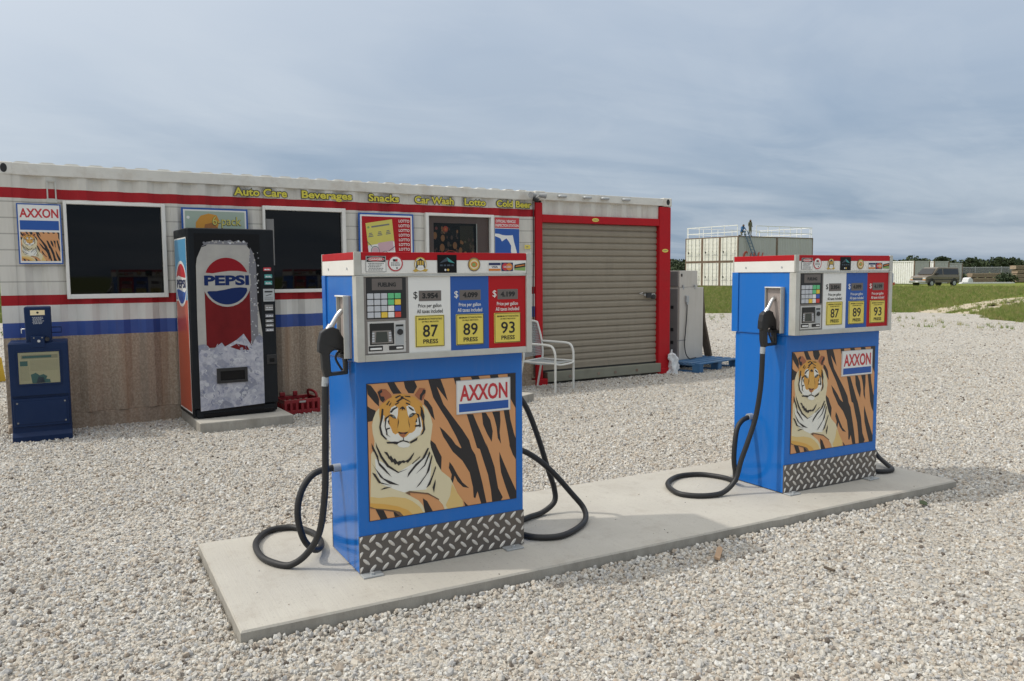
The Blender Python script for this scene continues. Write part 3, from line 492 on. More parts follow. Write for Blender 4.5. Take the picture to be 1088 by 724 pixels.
# gravel stones: loose stones over the bed, thinning out with distance
def scatter(name, pts, mesh_fn, sc, material, tilt=3.15):
    me = bpy.data.meshes.new(name); me.from_pydata(pts, [], [])
    at = me.attributes.new('size', 'FLOAT', 'POINT'); at.data.foreach_set('value', sc)
    o = bpy.data.objects.new(name, me); COL.objects.link(o)
    ng = bpy.data.node_groups.new(name, 'GeometryNodeTree')
    ng.interface.new_socket('Geometry', in_out='INPUT', socket_type='NodeSocketGeometry'); ng.interface.new_socket('Geometry', in_out='OUTPUT', socket_type='NodeSocketGeometry')
    gi, go = ng.nodes.new('NodeGroupInput'), ng.nodes.new('NodeGroupOutput')
    jn = ng.nodes.new('GeometryNodeJoinGeometry')
    for k in mesh_fn(ng): ng.links.new(k, jn.inputs[0])
    ip = ng.nodes.new('GeometryNodeInstanceOnPoints'); ip.inputs['Pick Instance'].default_value = True
    rv = ng.nodes.new('FunctionNodeRandomValue'); rv.data_type = 'FLOAT_VECTOR'
    rv.inputs[0].default_value = (-tilt, -tilt, -3.15); rv.inputs[1].default_value = (tilt, tilt, 3.15)
    ri = ng.nodes.new('FunctionNodeRandomValue'); ri.data_type = 'INT'; ri.inputs['Min'].default_value = 0 if 'Min' in ri.inputs else 0
    ints = [s for s in ri.inputs if s.type == 'INT' and s.name in ('Min', 'Max')]
    ints[0].default_value = 0; ints[1].default_value = 7
    na = ng.nodes.new('GeometryNodeInputNamedAttribute'); na.data_type = 'FLOAT'; na.inputs[0].default_value = 'size'
    outs = lambda n, t: [s for s in n.outputs if s.enabled and s.type == t][0]
    ng.links.new(gi.outputs[0], ip.inputs['Points']); ng.links.new(jn.outputs[0], ip.inputs['Instance'])
    ng.links.new(outs(ri, 'INT'), ip.inputs['Instance Index']); ng.links.new(outs(rv, 'VECTOR'), ip.inputs['Rotation'])
    ng.links.new(outs(na, 'VALUE'), ip.inputs['Scale'])
    sm = ng.nodes.new('GeometryNodeSetMaterial'); sm.inputs['Material'].default_value = MATS[material]
    ng.links.new(ip.outputs[0], sm.inputs['Geometry']); ng.links.new(sm.outputs[0], go.inputs[0])
    md = o.modifiers.new('scatter', 'NODES'); md.node_group = ng; me.materials.append(MATS[material])
    return o
def stones(ng):
    out = []; r = random.Random(3)
    for k in range(8):
        ic = ng.nodes.new('GeometryNodeMeshIcoSphere'); ic.inputs['Radius'].default_value = 1; ic.inputs['Subdivisions'].default_value = 2
        nz = ng.nodes.new('ShaderNodeTexNoise'); nz.noise_dimensions = '4D'; nz.inputs['W'].default_value = k * 3.7
        nz.inputs['Scale'].default_value = r.uniform(.7, 1.1); nz.inputs['Detail'].default_value = 2
        sb = ng.nodes.new('ShaderNodeVectorMath'); sb.operation = 'SUBTRACT'; sb.inputs[1].default_value = (.5, .5, .5)
        sc = ng.nodes.new('ShaderNodeVectorMath'); sc.operation = 'SCALE'; sc.inputs['Scale'].default_value = 2.1
        ng.links.new(nz.outputs['Color'], sb.inputs[0]); ng.links.new(sb.outputs[0], sc.inputs[0])
        sp_ = ng.nodes.new('GeometryNodeSetPosition'); ng.links.new(ic.outputs[0], sp_.inputs[0]); ng.links.new(sc.outputs[0], sp_.inputs['Offset'])
        tr = ng.nodes.new('GeometryNodeTransform'); tr.inputs['Scale'].default_value = (r.uniform(.75, 1.25), r.uniform(.6, 1.), r.uniform(.45, .8))
        ng.links.new(sp_.outputs[0], tr.inputs[0])
        gt = ng.nodes.new('GeometryNodeGeometryToInstance'); ng.links.new(tr.outputs[0], gt.inputs[0]); out.append(gt.outputs[0])
    return out
QA = .051; Q0 = Vector((-1.092, 5.711, 0)); QX = Vector((math.cos(QA), math.sin(QA), 0)); QN = Vector((-math.sin(QA), math.cos(QA), 0))
pr = random.Random(21); pts = []; sizes = []
for r0, r1, dens, s0, s1 in ((1.9, 6.5, STONES * 1., .0045, .0132), (6.5, 10.5, STONES * .55, .0052, .0142), (10.5, 17, STONES * .16, .008, .016), (17, 30, STONES * .025, .010, .02)):
    a0, a1 = YAW - R_(39), YAW + R_(40)
    n = int(dens * .5 * (a1 - a0) * (r1 * r1 - r0 * r0))
    for _ in range(n):
        rr = math.sqrt(pr.uniform(r0 * r0, r1 * r1)); a = pr.uniform(a0, a1)
        x, y = CAM.x + rr * math.cos(a), CAM.y + rr * math.sin(a)
        if -.012 < x < 4.75 and -.012 < y < 1.246: continue
        q = Vector((x, y, 0)) - Q0; qx, qy = q.dot(QX), q.dot(QN)
        if -.02 < qx < 8.45 and -.01 < qy < 3: continue
        if y > 19 - .58 * (x - 20) or (x > 22.5 and y > 10): continue
        if mnoise.noise(Vector((x * .8, y * .8, 0))) + .5 * mnoise.noise(Vector((x * 2.3, y * 2.3, 4.))) > .22 and pr.random() < .55: continue
        s = (s0 + (s1 - s0) * pr.random() ** 1.7) * (1.5 if pr.random() < .03 else 1)
        pts.append((x, y, pr.uniform(-.25, .55) * s)); sizes.append(s)
for _ in range(70): pts.append((pr.uniform(.03, 4.7), pr.uniform(.03, 1.2), .072)); sizes.append(pr.uniform(.002, .005))
# stones banked against the island's edges
for _ in range(int(STONES * .9)):
    e = pr.random(); o_ = abs(pr.gauss(0, .05)) + .012
    if e < .7: x, y = pr.uniform(-.05, 4.85), -o_
    elif e < .85: x, y = -o_, pr.uniform(-.05, 1.25)
    else: x, y = pr.uniform(0, 4.75), 1.234 + o_
    s = pr.uniform(.005, .0135); pts.append((x, y, pr.uniform(.0, .9) * s + max(0, .016 - o_ * .3))); sizes.append(s)
gv = scatter('gravel', pts, stones, sizes, 'gravel_stone'); tag(gv, kind='stuff')

def tufts(ng):
    out = []; r = random.Random(5)
    for k in range(8):
        jn = ng.nodes.new('GeometryNodeJoinGeometry')
        for q in range(9):
            cn = ng.nodes.new('GeometryNodeMeshCone'); cn.inputs['Vertices'].default_value = 3; cn.inputs['Radius Top'].default_value = 0.; cn.inputs['Radius Bottom'].default_value = .06; cn.inputs['Depth'].default_value = r.uniform(.6, 1.2)
            tr = ng.nodes.new('GeometryNodeTransform'); ng.links.new(cn.outputs[0], tr.inputs[0])
            a = r.uniform(0, 6.28); tr.inputs['Translation'].default_value = (math.cos(a) * r.uniform(0, .5), math.sin(a) * r.uniform(0, .5), -.05)
            try: tr.inputs['Rotation'].default_value = (r.uniform(-.5, .5), r.uniform(-.5, .5), a)
            except Exception: pass
            ng.links.new(tr.outputs[0], jn.inputs[0])
        gt = ng.nodes.new('GeometryNodeGeometryToInstance'); ng.links.new(jn.outputs[0], gt.inputs[0]); out.append(gt.outputs[0])
    return out
gp = []; gs = []
def ingravel(x, y):
    c = False; n = len(EDGE); j = n - 1
    for i in range(n):
        xi, yi = EDGE[i]; xj, yj = EDGE[j]
        if (yi > y) != (yj > y) and x < (xj - xi) * (y - yi) / (yj - yi) + xi: c = not c
        j = i
    return c
for _ in range(52000):
    rr = 24 + 62 * pr.random() ** 1.7; a = YAW - R_(34) + R_(30) * pr.random() if pr.random() < .9 else YAW + R_(30) + R_(6) * pr.random()
    x, y = CAM.x + rr * math.cos(a), CAM.y + rr * math.sin(a)
    if ingravel(x, y): 
        if pr.random() > .015: continue
    q = abs((y - 14.6) - (x - 26) * .39)
    if x > 25 and q < .55 and pr.random() < .93: continue
    q = abs((y - 13.6) - (x - 26) * .39)
    if x > 25 and q < .3 and pr.random() < .9: continue
    gp.append((x, y, -.01)); gs.append(pr.uniform(.05, .13) * (1 + rr / 90))
gr = scatter('grass', gp, tufts, gs, 'grass_blade', .12); tag(gr, kind='stuff')

# litter on the gravel
def chip(loc, size, m, rz, label, cat, name):
    b = MB(); L, W, H = size
    b.prism([(-L / 2, -W / 2), (L * .3, -W / 2 * .8), (L / 2, 0), (L * .38, W / 2), (-L * .45, W / 2 * .7)], 0, H, m, 'z')
    o = b.build(name, None, .001, 1); o.location = loc; o.rotation_euler = (R_(6), R_(-5), rz); tag(o, label, cat)
chip((2.40, -.18, .022), (.15, .035, .014), 'chip_wood', R_(38), 'splintered strip of wood on gravel against the island edge', 'wood chip', 'wood_chip')
chip((2.72, -.62, .022), (.06, .02, .01), 'old_wood', R_(100), 'small dark twig piece on the gravel in front of the island', 'twig', 'twig')
chip((4.2, -.12, .022), (.07, .05, .004), 'leaf', R_(30), 'green scrap lying on gravel by the right end of the island', 'scrap', 'scrap')
# ------------------------------------------------------------------ fuel pumps
# TIGER: painted poster, outline per colour field, in fractions of the panel
def draw_tiger(p, x0, x1, z0, z1):
    p.rect(x0, x1, z0, z1, 'tiger_ground', 0)
    for m, lay, pts in TIGER:
        p.poly([(x0 + a * (x1 - x0), z0 + b * (z1 - z0)) for a, b in pts], 'art_' + m, lay)
def smooth_path(P, n=7):
    P = [Vector(p) for p in P]; out = []
    for i in range(len(P) - 1):
        a, b, c, d = P[max(i - 1, 0)], P[i], P[i + 1], P[min(i + 2, len(P) - 1)]
        for k in range(n):
            t = k / n
            out.append(.5 * ((2 * b) + (c - a) * t + (2 * a - 5 * b + 4 * c - d) * t * t + (3 * b - a - 3 * c + d) * t ** 3))
    out.append(P[-1]); return out

def pump_face(root, sg):
    """one service face; sg = 1 front, -1 the same face on the far side"""
    F = -.2755
    xf = (lambda p: tuple(p)) if sg > 0 else (lambda p: (-p[0], -p[1] - (.06 if p[2] > 1.02 else 0.), p[2]))   # the head sits a little forward
    fn = lambda y: (lambda u, w, d: xf((u, y - d, w)))
    # aluminium surround of the head
    b = MB(xf)
    b.box(-.463, -.425, -.305, -.25, 1.035, 1.433, 'aluminium'); b.box(.433, .465, -.305, -.25, 1.035, 1.433, 'aluminium')
    b.box(-.425, .433, -.305, -.25, 1.035, 1.066, 'aluminium'); b.box(-.425, .433, -.303, -.25, 1.427, 1.434, 'aluminium')
    b.build('bezel', root, .003, 2)
    # canopy band inset: red over white, grey ends
    b = MB(xf); b.box(-.432, .436, -.297, -.28, 1.443, 1.504, 'white_paint'); b.box(-.432, .436, -.298, -.28, 1.505, 1.536, 'red_paint'); b.build('fascia_band', root)
    # stickers on the band
    y0 = -.2985
    p = Print(fn(y0)); p.rect(-.412, -.314, 1.450, 1.524, 'ink_grey', 0); p.rect(-.410, -.316, 1.452, 1.522, 'label_white', 1)
    p.rect(-.408, -.318, 1.496, 1.521, 'ink', 2); p.disc(-.363, 1.5085, .041, 'label_white', 3, .0105); p.disc(-.363, 1.5085, .039, 'letter_red', 4, .009); p.text('DANGER', -.363, 1.5085, .009, 'label_white', 5, .062, .03)
    for k in range(5): p.scribble(-.402 + .004 * (k % 2), -.326 - .006 * (k % 3), 1.489 - k * .0075, .0032, 'ink_grey', 3, k + 1)
    p.build('danger_sticker', root)
    p = Print(fn(y0)); p.disc(-.268, 1.489, .037, 'letter_red', 0); p.disc(-.268, 1.489, .031, 'label_white', 1); p.rect(-.28, -.258, 1.498, 1.509, 'ink', 2); p.rect(-.268, -.258, 1.498, 1.509, 'letter_red', 3)
    for k in range(3): p.scribble(-.29, -.246, 1.492 - k * .006, .003, 'ink_grey', 2, k + 9)
    p.rect(-.264, -.258, 1.464, 1.472, 'ink', 2); p.build('round_sticker', root)
    p = Print(fn(y0)); p.poly([(-.182, 1.455), (-.17, 1.448), (-.145, 1.455), (-.115, 1.449), (-.103, 1.46), (-.118, 1.463), (-.168, 1.464)], 'gold_ink', 0)
    p.disc(-.143, 1.485, .031, 'gold_ink', 1, .034); p.disc(-.143, 1.484, .027, 'label_white', 2, .029); p.poly([(-.166, 1.468), (-.164, 1.5), (-.143, 1.513), (-.122, 1.5), (-.12, 1.468)], 'ink', 3)
    for k in (-1, 0, 1): p.rect(-.143 + k * .012 - .005, -.143 + k * .012 + .004, 1.482, 1.502, 'gold_ink', 4)
    p.poly([(-.16, 1.468), (-.126, 1.468), (-.13, 1.48), (-.156, 1.48)], 'label_white', 4); p.build('gold_emblem', root)
    p = Print(fn(y0)); p.rect(-.056, .046, 1.444, 1.530, 'print_black', 0); p.poly([(-.045, 1.49), (-.005, 1.519), (.036, 1.49), (-.005, 1.5)], 'slate_ink', 1); p.poly([(-.005, 1.519), (.036, 1.49), (.002, 1.497)], 'teal_ink', 2)
    p.scribble(-.042, .034, 1.48, .008, 'slate_ink', 1, 4); p.disc(.0, 1.458, .006, 'gold_ink', 1); p.disc(-.014, 1.458, .005, 'soft_white', 1); p.build('pyramid_sticker', root)
    p = Print(fn(y0)); p.disc(.14, 1.484, .034, 'rust_edge', 0); p.disc(.14, 1.484, .029, 'gold_ink', 1); p.disc(.14, 1.484, .023, 'art_cream', 2); p.disc(.14, 1.484, .018, 'orange_ink', 3, .014)
    p.disc(.138, 1.483, .010, 'seal_green', 4, .009); p.build('seal_sticker', root)
    p = Print(fn(y0)); p.rect(.221, .287, 1.452, 1.492, 'label_white', 0); p.rect(.221, .287, 1.480, 1.492, 'navy_ink', 1); p.rect(.221, .287, 1.452, 1.463, 'orange_ink', 1); p.text('VISA', .254, 1.4715, .01, 'navy_ink', 1, .036, .03); p.build('card_sticker', root)
    p = Print(fn(y0)); p.rect(.292, .358, 1.451, 1.493, 'navy_ink', 0); p.disc(.314, 1.472, .0185, 'letter_red', 1); p.disc(.336, 1.472, .0185, 'orange_ink', 2); p.rect(.303, .347, 1.468, 1.476, 'label_white', 3); p.scribble(.304, .347, 1.472, .004, 'letter_red', 4, 8); p.build('card_sticker', root)
    p = Print(fn(y0)); p.poly([(.365, 1.456), (.43, 1.452), (.43, 1.487), (.367, 1.476)], 'seal_green', 0); p.poly([(.365, 1.464), (.43, 1.472), (.43, 1.492), (.367, 1.482)], 'ink', 1); p.poly([(.372, 1.471), (.424, 1.478), (.424, 1.484), (.373, 1.477)], 'orange_ink', 2); p.build('card_sticker', root)
    # card reader column
    b = MB(xf); b.box(-.425, -.205, -.296, -.25, 1.066, 1.427, 'grey_panel'); cr = b.build('card_reader', root, .002, 1)
    b = MB(xf); b.box(-.412, -.217, -.2985, -.29, 1.232, 1.424, 'black_plastic'); b.build('keypad_plate', cr, .002, 1)
    p = Print(fn(-.2985)); p.rect(-.385, -.237, 1.366, 1.42, 'lcd', 0); p.text('FUELING', -.312, 1.391, .020, 'ink', 1, .088, .045); p.build('display', cr)
    b = MB(xf); kw, kh = (.411 - .244) / 5, (1.353 - 1.236) / 4
    keyc = [['keys_grey'] * 3 + ['keys_green'] * 2, ['keys_grey'] * 3 + ['keys_green', 'keys_yellow'], ['keys_grey'] * 3 + ['keys_white', 'keys_blue'], ['keys_grey'] * 2 + ['keys_yellow', 'keys_white', 'keys_red']]
    for r in range(4):
        for c in range(5):
            x = -.411 + c * kw; z = 1.353 - r * kh; b.box(x + .002, x + kw - .002, -.304, -.296, z - kh + .002, z - .002, keyc[r][c])
    b.build('keypad', cr, .0015, 1)
    b = MB(xf); b.box(-.41, -.222, -.2995, -.29, 1.072, 1.222, 'steel'); b.build('slot_plate', cr, .002, 1)
    p = Print(fn(-.2995)); p.rect(-.40, -.281, 1.112, 1.212, 'ink', 0); p.poly([(-.392, 1.118), (-.288, 1.118), (-.297, 1.178), (-.388, 1.178)], 'grey_panel', 1); p.poly([(-.373, 1.123), (-.312, 1.123), (-.317, 1.172), (-.369, 1.172)], 'dark_screen', 2)
    for k in range(4): p.rect(-.389, -.378, 1.126 + k * .012, 1.134 + k * .012, 'keys_grey', 2); p.rect(-.308, -.296, 1.126 + k * .012, 1.134 + k * .012, 'keys_grey', 2)
    p.rect(-.275, -.232, 1.108, 1.205, 'galvanised', 0); p.rect(-.272, -.235, 1.194, 1.203, 'ink', 1); p.build('screen', cr)
    b = MB(xf); b.box(-.406, -.338, -.303, -.295, 1.083, 1.107, 'black_plastic'); b.box(-.40, -.344, -.3045, -.295, 1.089, 1.098, 'keys_white'); b.build('card_slot', cr, .0015, 1)
    b = MB(xf); b.box(-.307, -.235, -.303, -.295, 1.084, 1.105, 'black_plastic'); b.box(-.272, -.24, -.3045, -.295, 1.09, 1.098, 'keys_white'); b.build('card_slot', cr, .0015, 1)
    b = MB(xf); b.cyl((-.252, -.297, 1.168), (-.252, -.307, 1.168), .014, 'black_plastic', 16); b.build('lock', cr)
    # three grades
    panels = []
    for x0, x1, m, ink, price, grade in ((-.205, .013, 'label_white', 'ink', '3.954', '87'), (.013, .221, 'label_blue', 'label_white', '4.099', '89'), (.221, .433, 'label_red', 'label_white', '4.199', '93')):
        b = MB(xf); b.box(x0 + .0005, x1 - .0005, -.294, -.25, 1.066, 1.427, m); gp_ = b.build('grade_panel', root); panels.append(gp_)
        xm = (x0 + x1) / 2; p = Print(fn(-.294)); p.text('$', xm - .073, 1.337, .038, ink, 0, .021, .004); p.build('currency_sign', gp_)
        p = Print(fn(-.294)); p.text('Price per gallon', xm, 1.2855, .0225, ink, 0, .120, .012); p.text('All taxes included', xm, 1.2615, .0185, ink, 0, .134, .012); p.build('lettering', gp_)
        p = Print(fn(-.294)); p.rect(xm - .056, xm + .06, 1.310, 1.360, 'ink_grey', 0); p.rect(xm - .054, xm + .058, 1.312, 1.358, 'lcd', 1); p.text(price, xm + .002, 1.335, .027, 'ink', 2, .082, .05); p.build('display', gp_)
        b = MB(xf); b.box(xm - .077, xm + .074, -.2985, -.29, 1.090, 1.242, 'label_yellow'); bt = b.build('grade_button', gp_, .003, 2)
    for x0, x1, grade in ((-.205, .013, '87'), (.013, .221, '89'), (.221, .433, '93')):
        xm = (x0 + x1) / 2; p = Print(fn(-.2985)); e = .0025
        for r_ in ((xm - .075, xm + .072, 1.092, 1.092 + e), (xm - .075, xm + .072, 1.240 - e, 1.240), (xm - .075, xm - .075 + e, 1.092, 1.24), (xm + .072 - e, xm + .072, 1.092, 1.24)): p.rect(*r_, 'ink', 0)
        p.text('MINIMUM OCTANE RATING', xm, 1.2245, .0085, 'ink', 0, .122, .015); p.text('(R+M)/2 METHOD', xm, 1.2105, .0085, 'ink', 0, .086, .015)
        p.text(grade, xm, 1.167, .059, 'ink', 0, .079, .012); p.text('PRESS', xm, 1.1165, .021, 'ink', 0, .077, .02)
        pb = panels[('87', '89', '93').index(grade)]
        p.build('button_print', pb)
    # tiger poster, sign and tread plate on the cabinet door
    b = MB(xf); b.box(-.398, .408, -.2285, -.22, .257, .923, 'art_k'); po = b.build('tiger_poster', root)
    p = Print(fn(-.2287), .0004, .0004); draw_tiger(p, -.395, .405, .26, .92); p.build('tiger_print', po)
    b = MB(xf); b.box(.066, .372, -.2355, -.228, .734, .905, 'label_white'); sg_ = b.build('brand_sign', root, .001, 1)
    p = Print(fn(-.2355)); p.text('AXXON', .219, .84, .083, 'letter_red', 0, .272, .028); p.build('lettering', sg_)
    p = Print(fn(-.2355)); p.rect(.078, .360, .745, .787, 'label_blue', 0); p.build('blue_bar', sg_); p = Print(fn(-.2355))
    for r_ in ((.066, .372, .734, .737), (.066, .372, .902, .905), (.066, .069, .734, .905), (.369, .372, .734, .905)): p.rect(*r_, 'keys_grey', 0)
    p.build('border', sg_)
    b = MB(xf); b.box(-.4505, .4505, -.2305, -.22, .006, .190, 'tread_base')
    nz = 5
    for j in range(nz):
        for i in range(15):
            x = -.45 + (i + (.5 if j % 2 else 0.)) * .9 / 14; z = .006 + (j + .5) * .184 / nz; a = R_(-45) if j % 2 else R_(45)
            if x > .452: continue
            P = []
            for t in range(10):
                q = 2 * math.pi * t / 10; u, v = .0235 * math.cos(q), .0084 * math.sin(q)
                xx, zz_ = x + u * math.cos(a) - v * math.sin(a), z + u * math.sin(a) + v * math.cos(a)
                P.append((max(-.449, min(.449, xx)), max(.008, min(.188, zz_))))
            cxm, czm = sum(p_[0] for p_ in P) / 10, sum(p_[1] for p_ in P) / 10
            vs = [(a_, -.2305, c_) for a_, c_ in P] + [(cxm + (a_ - cxm) * .55, -.2345, czm + (c_ - czm) * .55) for a_, c_ in P]
            b.add(vs, [tuple(range(10, 20))] + [(k, (k + 1) % 10, 10 + (k + 1) % 10, 10 + k) for k in range(10)], 'tread_lug')
    b.build('tread_plate', root)
    for x in (-.40, .37):
        b = MB(xf); b.box(x - .05, x + .05, -.285, -.225, .001, .009, 'galvanised'); b.cyl((x, -.262, .009), (x, -.262, .019), .011, 'galvanised', 6); b.build('mounting_bracket', root, .001, 1)

NOZ = [(-.539, 1.196), (-.501, 1.181), (-.498, 1.167), (-.478, 1.135), (-.470, 1.077), (-.463, 1.021), (-.463, .966), (-.548, .962), (-.574, .955), (-.585, 1.002), (-.588, 1.07), (-.603, 1.077), (-.600, 1.124), (-.589, 1.171), (-.57, 1.183)]
HOLE = [(-.549, 1.068), (-.531, 1.084), (-.504, 1.082), (-.482, 1.064), (-.479, .995), (-.481, .981), (-.544, .979)]
def nozzle_set(root, sg, hose_path):
    """boot, nozzle and hose of one side (sg = 1 left, -1 right, turned about the pump's middle)"""
    xf = (lambda p: tuple(p)) if sg > 0 else (lambda p: (-p[0], -p[1], p[2]))
    b = MB(xf); z0, z1 = 1.046, 1.34
    b.box(-.470, -.459, -.214, -.071, z0, z1, 'boot_metal'); b.box(-.497, -.470, -.2145, -.209, z0, z1, 'aluminium'); b.box(-.488, -.470, -.076, -.0705, z0, z1, 'aluminium'); b.box(-.497, -.470, -.209, -.076, z1 - .006, z1 + .001, 'white_paint'); b.box(-.497, -.470, -.209, -.076, z0, z0 + .02, 'black_plastic')
    b.build('nozzle_boot', root, .0015, 1)
    yc = -.142; b = MB(xf)
    b.prism(NOZ, yc - .021, yc + .021, 'black_plastic', 'y', [HOLE]); nz = b.build('nozzle', root, .007, 3)
    b = MB(xf); b.tube(smooth_path([(-.548, yc, 1.178), (-.527, yc, 1.208), (-.507, yc, 1.240), (-.487, yc, 1.264), (-.472, yc, 1.270)], 5), .0125, 'steel', 14); b.tube([(-.548, yc, 1.178), (-.534, yc, 1.199)], .018, 'steel', 14); b.build('spout', nz)
    b = MB(xf); b.tube(smooth_path([(-.488, yc, .986), (-.513, yc, 1.03), (-.517, yc, 1.052), (-.506, yc, 1.07), (-.49, yc, 1.078)], 5), .0055, 'black_plastic', 10); b.build('trigger', nz)
    b = MB(xf); b.cyl((-.569, yc, .958), (-.572, yc, .915), .0165, 'galvanised', 16); b.build('swivel', nz)
    b = MB(xf if sg > 0 else (lambda p: tuple(p))); b.tube(smooth_path(hose_path, 7), .0165, 'rubber', 14); b.build('hose', root)
    e = hose_path[-1]; s = 1 if e[0] > 0 else -1
    b = MB(); b.cyl((s * .449, e[1], e[2]), (s * .487, e[1], e[2]), .021, 'galvanised', 16); b.build('hose_outlet', root)

def fuel_pump(loc, label, hose_l, hose_r):
    root = thing('fuel_pump', loc, label, 'fuel pump', 0, 'fuel pumps on the concrete island')
    b = MB(); b.box(-.45, .45, -.2255, .2255, .004, 1.03, 'pump_blue'); b.build('cabinet', root, .006, 3)
    b = MB(); b.box(-.459, .459, -.270, .212, 1.03, 1.434, 'pump_blue'); b.build('upper_housing', root, .006, 3)
    b = MB(); b.box(-.466, .466, -.292, .232, 1.434, 1.506, 'white_paint'); b.box(-.467, .467, -.293, .233, 1.506, 1.541, 'red_paint')
    for s, yq in ((-1, -.2945), (1, .2345)):                   # grey end plates beside the recessed band
        b.box(-.4675, -.434, yq - .006, yq + .006, 1.434, 1.542, 'aluminium'); b.box(.437, .4675, yq - .006, yq + .006, 1.434, 1.542, 'aluminium')
    b.build('canopy', root, .002, 2)
    for y in (-.19, .12):
        for s in (-1, 1):
            b = MB(); b.cyl((s * .466, y, 1.466), (s * .469, y, 1.466), .006, 'galvanised', 10); b.build('screw', root)
    for s in (-1, 1):
        b = MB(); b.box(*sorted((s * .4586, s * .4675)), .1885, .247, 1.0335, 1.4335, 'pump_blue'); b.build('side_cheek', root, .002, 1)
    pump_face(root, 1); pump_face(root, -1)
    nozzle_set(root, 1, hose_l); nozzle_set(root, -1, hose_r)
    return root
H1 = [(-.571, -.142, .93), (-.573, -.14, .80), (-.575, -.13, .6), (-.58, -.12, .4), (-.6, -.08, .2), (-.65, -.02, .08), (-.72, .03, .02), (-.78, .1, .018), (-.82, .24, .018), (-.80, .46, .018), (-.70, .63, .018), (-.57, .63, .018), (-.50, .5, .018), (-.49, .36, .022), (-.52, .2, .03), (-.585, .09, .055), (-.645, .05, .13), (-.672, .045, .24), (-.665, .05, .33), (-.63, .06, .405), (-.577, .06, .455), (-.5, .06, .468), (-.45, .06, .468)]
H2 = [(-.571, -.142, .93), (-.572, -.14, .82), (-.578, -.135, .68), (-.6, -.12, .5), (-.645, -.1, .34), (-.68, -.08, .22), (-.72, -.075, .1), (-.8, -.065, .03), (-.9, -.06, .018), (-1.01, -.01, .018), (-1.06, .1, .018), (-.97, .3, .018), (-.78, .42, .018), (-.61, .39, .018), (-.53, .25, .018), (-.54, .12, .025), (-.585, .06, .07), (-.615, .05, .18), (-.61, .05, .3), (-.58, .06, .4), (-.53, .06, .45), (-.45, .06, .468)]
RH1 = [(.571, .142, .93), (.59, .155, .83), (.65, .17, .73), (.71, .175, .64), (.78, .175, .47), (.85, .175, .264), (.89, .175, .15), (.885, .165, .07), (.80, .16, .02), (.68, .12, .018), (.55, .05, .018), (.495, -.08, .018), (.535, -.2, .018), (.655, -.255, .018), (.8, -.2, .018), (.93, -.1, .025), (.985, .0, .06), (.92, .03, .15), (.806, .04, .28), (.692, .05, .382), (.58, .055, .445), (.46, .06, .466)]
RH2 = [(.571, .142, .93), (.60, .155, .8), (.64, .165, .66), (.69, .165, .52), (.72, .16, .40), (.715, .15, .27), (.69, .15, .14), (.66, .14, .05), (.60, .1, .018), (.52, 0, .018), (.51, -.12, .018), (.56, -.2, .018), (.67, -.2, .018), (.74, -.1, .03), (.76, .0, .08), (.72, .03, .18), (.65, .04, .3), (.6, .05, .4), (.54, .06, .455), (.46, .06, .466)]
fuel_pump((1.065, .575, .07), 'larger, nearer blue fuel pump on the left part of the concrete island', H1, RH1)
fuel_pump((3.9, .575, .07), 'smaller, farther blue fuel pump on the right part of the concrete island', H2, RH2)
# ------------------------------------------------------------------ shop made from a shipping container
def on_shop(x, y, z=0.): return Q0 + QX * x + QN * y + Vector((0, 0, z))
shop = thing('shop_container', Q0, 'white container shop with red and blue stripes, dark windows and yellow lettering', 'container shop', QA)
PIT = .278
def corr_profile(x0, x1, extra=()):
    xs = []; x = x0; d = .034
    while x < x1:
        for dx, y in ((0, 0.), (.07, 0.), (.138, d), (.208, d)):
            if x + dx < x1: xs.append((x + dx, y))
        x += PIT
    xs.append((x1, 0.))
    for e in extra:
        for (a, ya), (b, yb) in zip(xs, xs[1:]):
            if a < e < b: xs.append((e, ya + (yb - ya) * (e - a) / (b - a))); break
        xs.sort()
    return xs
WIN = [(.545, 1.402, 1.335, 2.216), (2.460, 3.337, 1.352, 2.228), (4.445, 5.327, 1.345, 2.228)]
def corr_wall(b, x0, x1, zb, wins=(), org=(0, 0), ax=(1, 0), nrm=(0, 1)):
    prof = corr_profile(x0, x1, [e for w_ in wins for e in w_[:2]])
    zs = sorted({z for z, _ in zb} | {e for w_ in wins for e in w_[2:]})
    for (a, ya), (c, yc) in zip(prof, prof[1:]):
        for z0, z1 in zip(zs, zs[1:]):
            xm, zm = (a + c) / 2, (z0 + z1) / 2
            if any(w_[0] < xm < w_[1] and w_[2] < zm < w_[3] for w_ in wins): continue
            mt = [m for z, m in zb if z <= zm][-1]
            P = [(a, ya, z0), (c, yc, z0), (c, yc, z1), (a, ya, z1)]
            b.add([(org[0] + p[0] * ax[0] + p[1] * nrm[0], org[1] + p[0] * ax[1] + p[1] * nrm[1], p[2]) for p in P], [(0, 1, 2, 3)], mt)
BANDS = [(.155, 'stucco'), (.928, 'band_blue'), (1.07, 'band_white'), (1.236, 'band_red'), (1.334, 'siding_white'), (2.258, 'band_red'), (2.355, 'siding_white'), (2.475, 'siding_white')]
b = MB(); corr_wall(b, .10, 5.955, BANDS, WIN); b.build('wall', shop); b = MB()
corr_wall(b, .0, 2.34, [(.155, 'siding_white'), (2.475, 'siding_white')], (), (-.03, .1), (0, 1), (1, 0)); b.build('wall', shop); b = MB()
corr_wall(b, .0, 5.95, [(.155, 'siding_white'), (2.475, 'siding_white')], (), (.05, 2.438), (1, 0), (0, -1))
b.build('wall', shop)
posts = {}                                                  # frame: corner posts with painted bands, rails
for (z0, m), (z1, _) in zip(BANDS, BANDS[1:] + [(2.475, '')]):
    for x0, x1 in ((-.036, .10), (5.955, 6.0)):
        if z1 > z0: posts.setdefault(x0, MB()).box(x0, x1, -.006, .09, z0 if z0 > .2 else .1, z1, m)
for b in posts.values(): b.build('corner_post', shop)
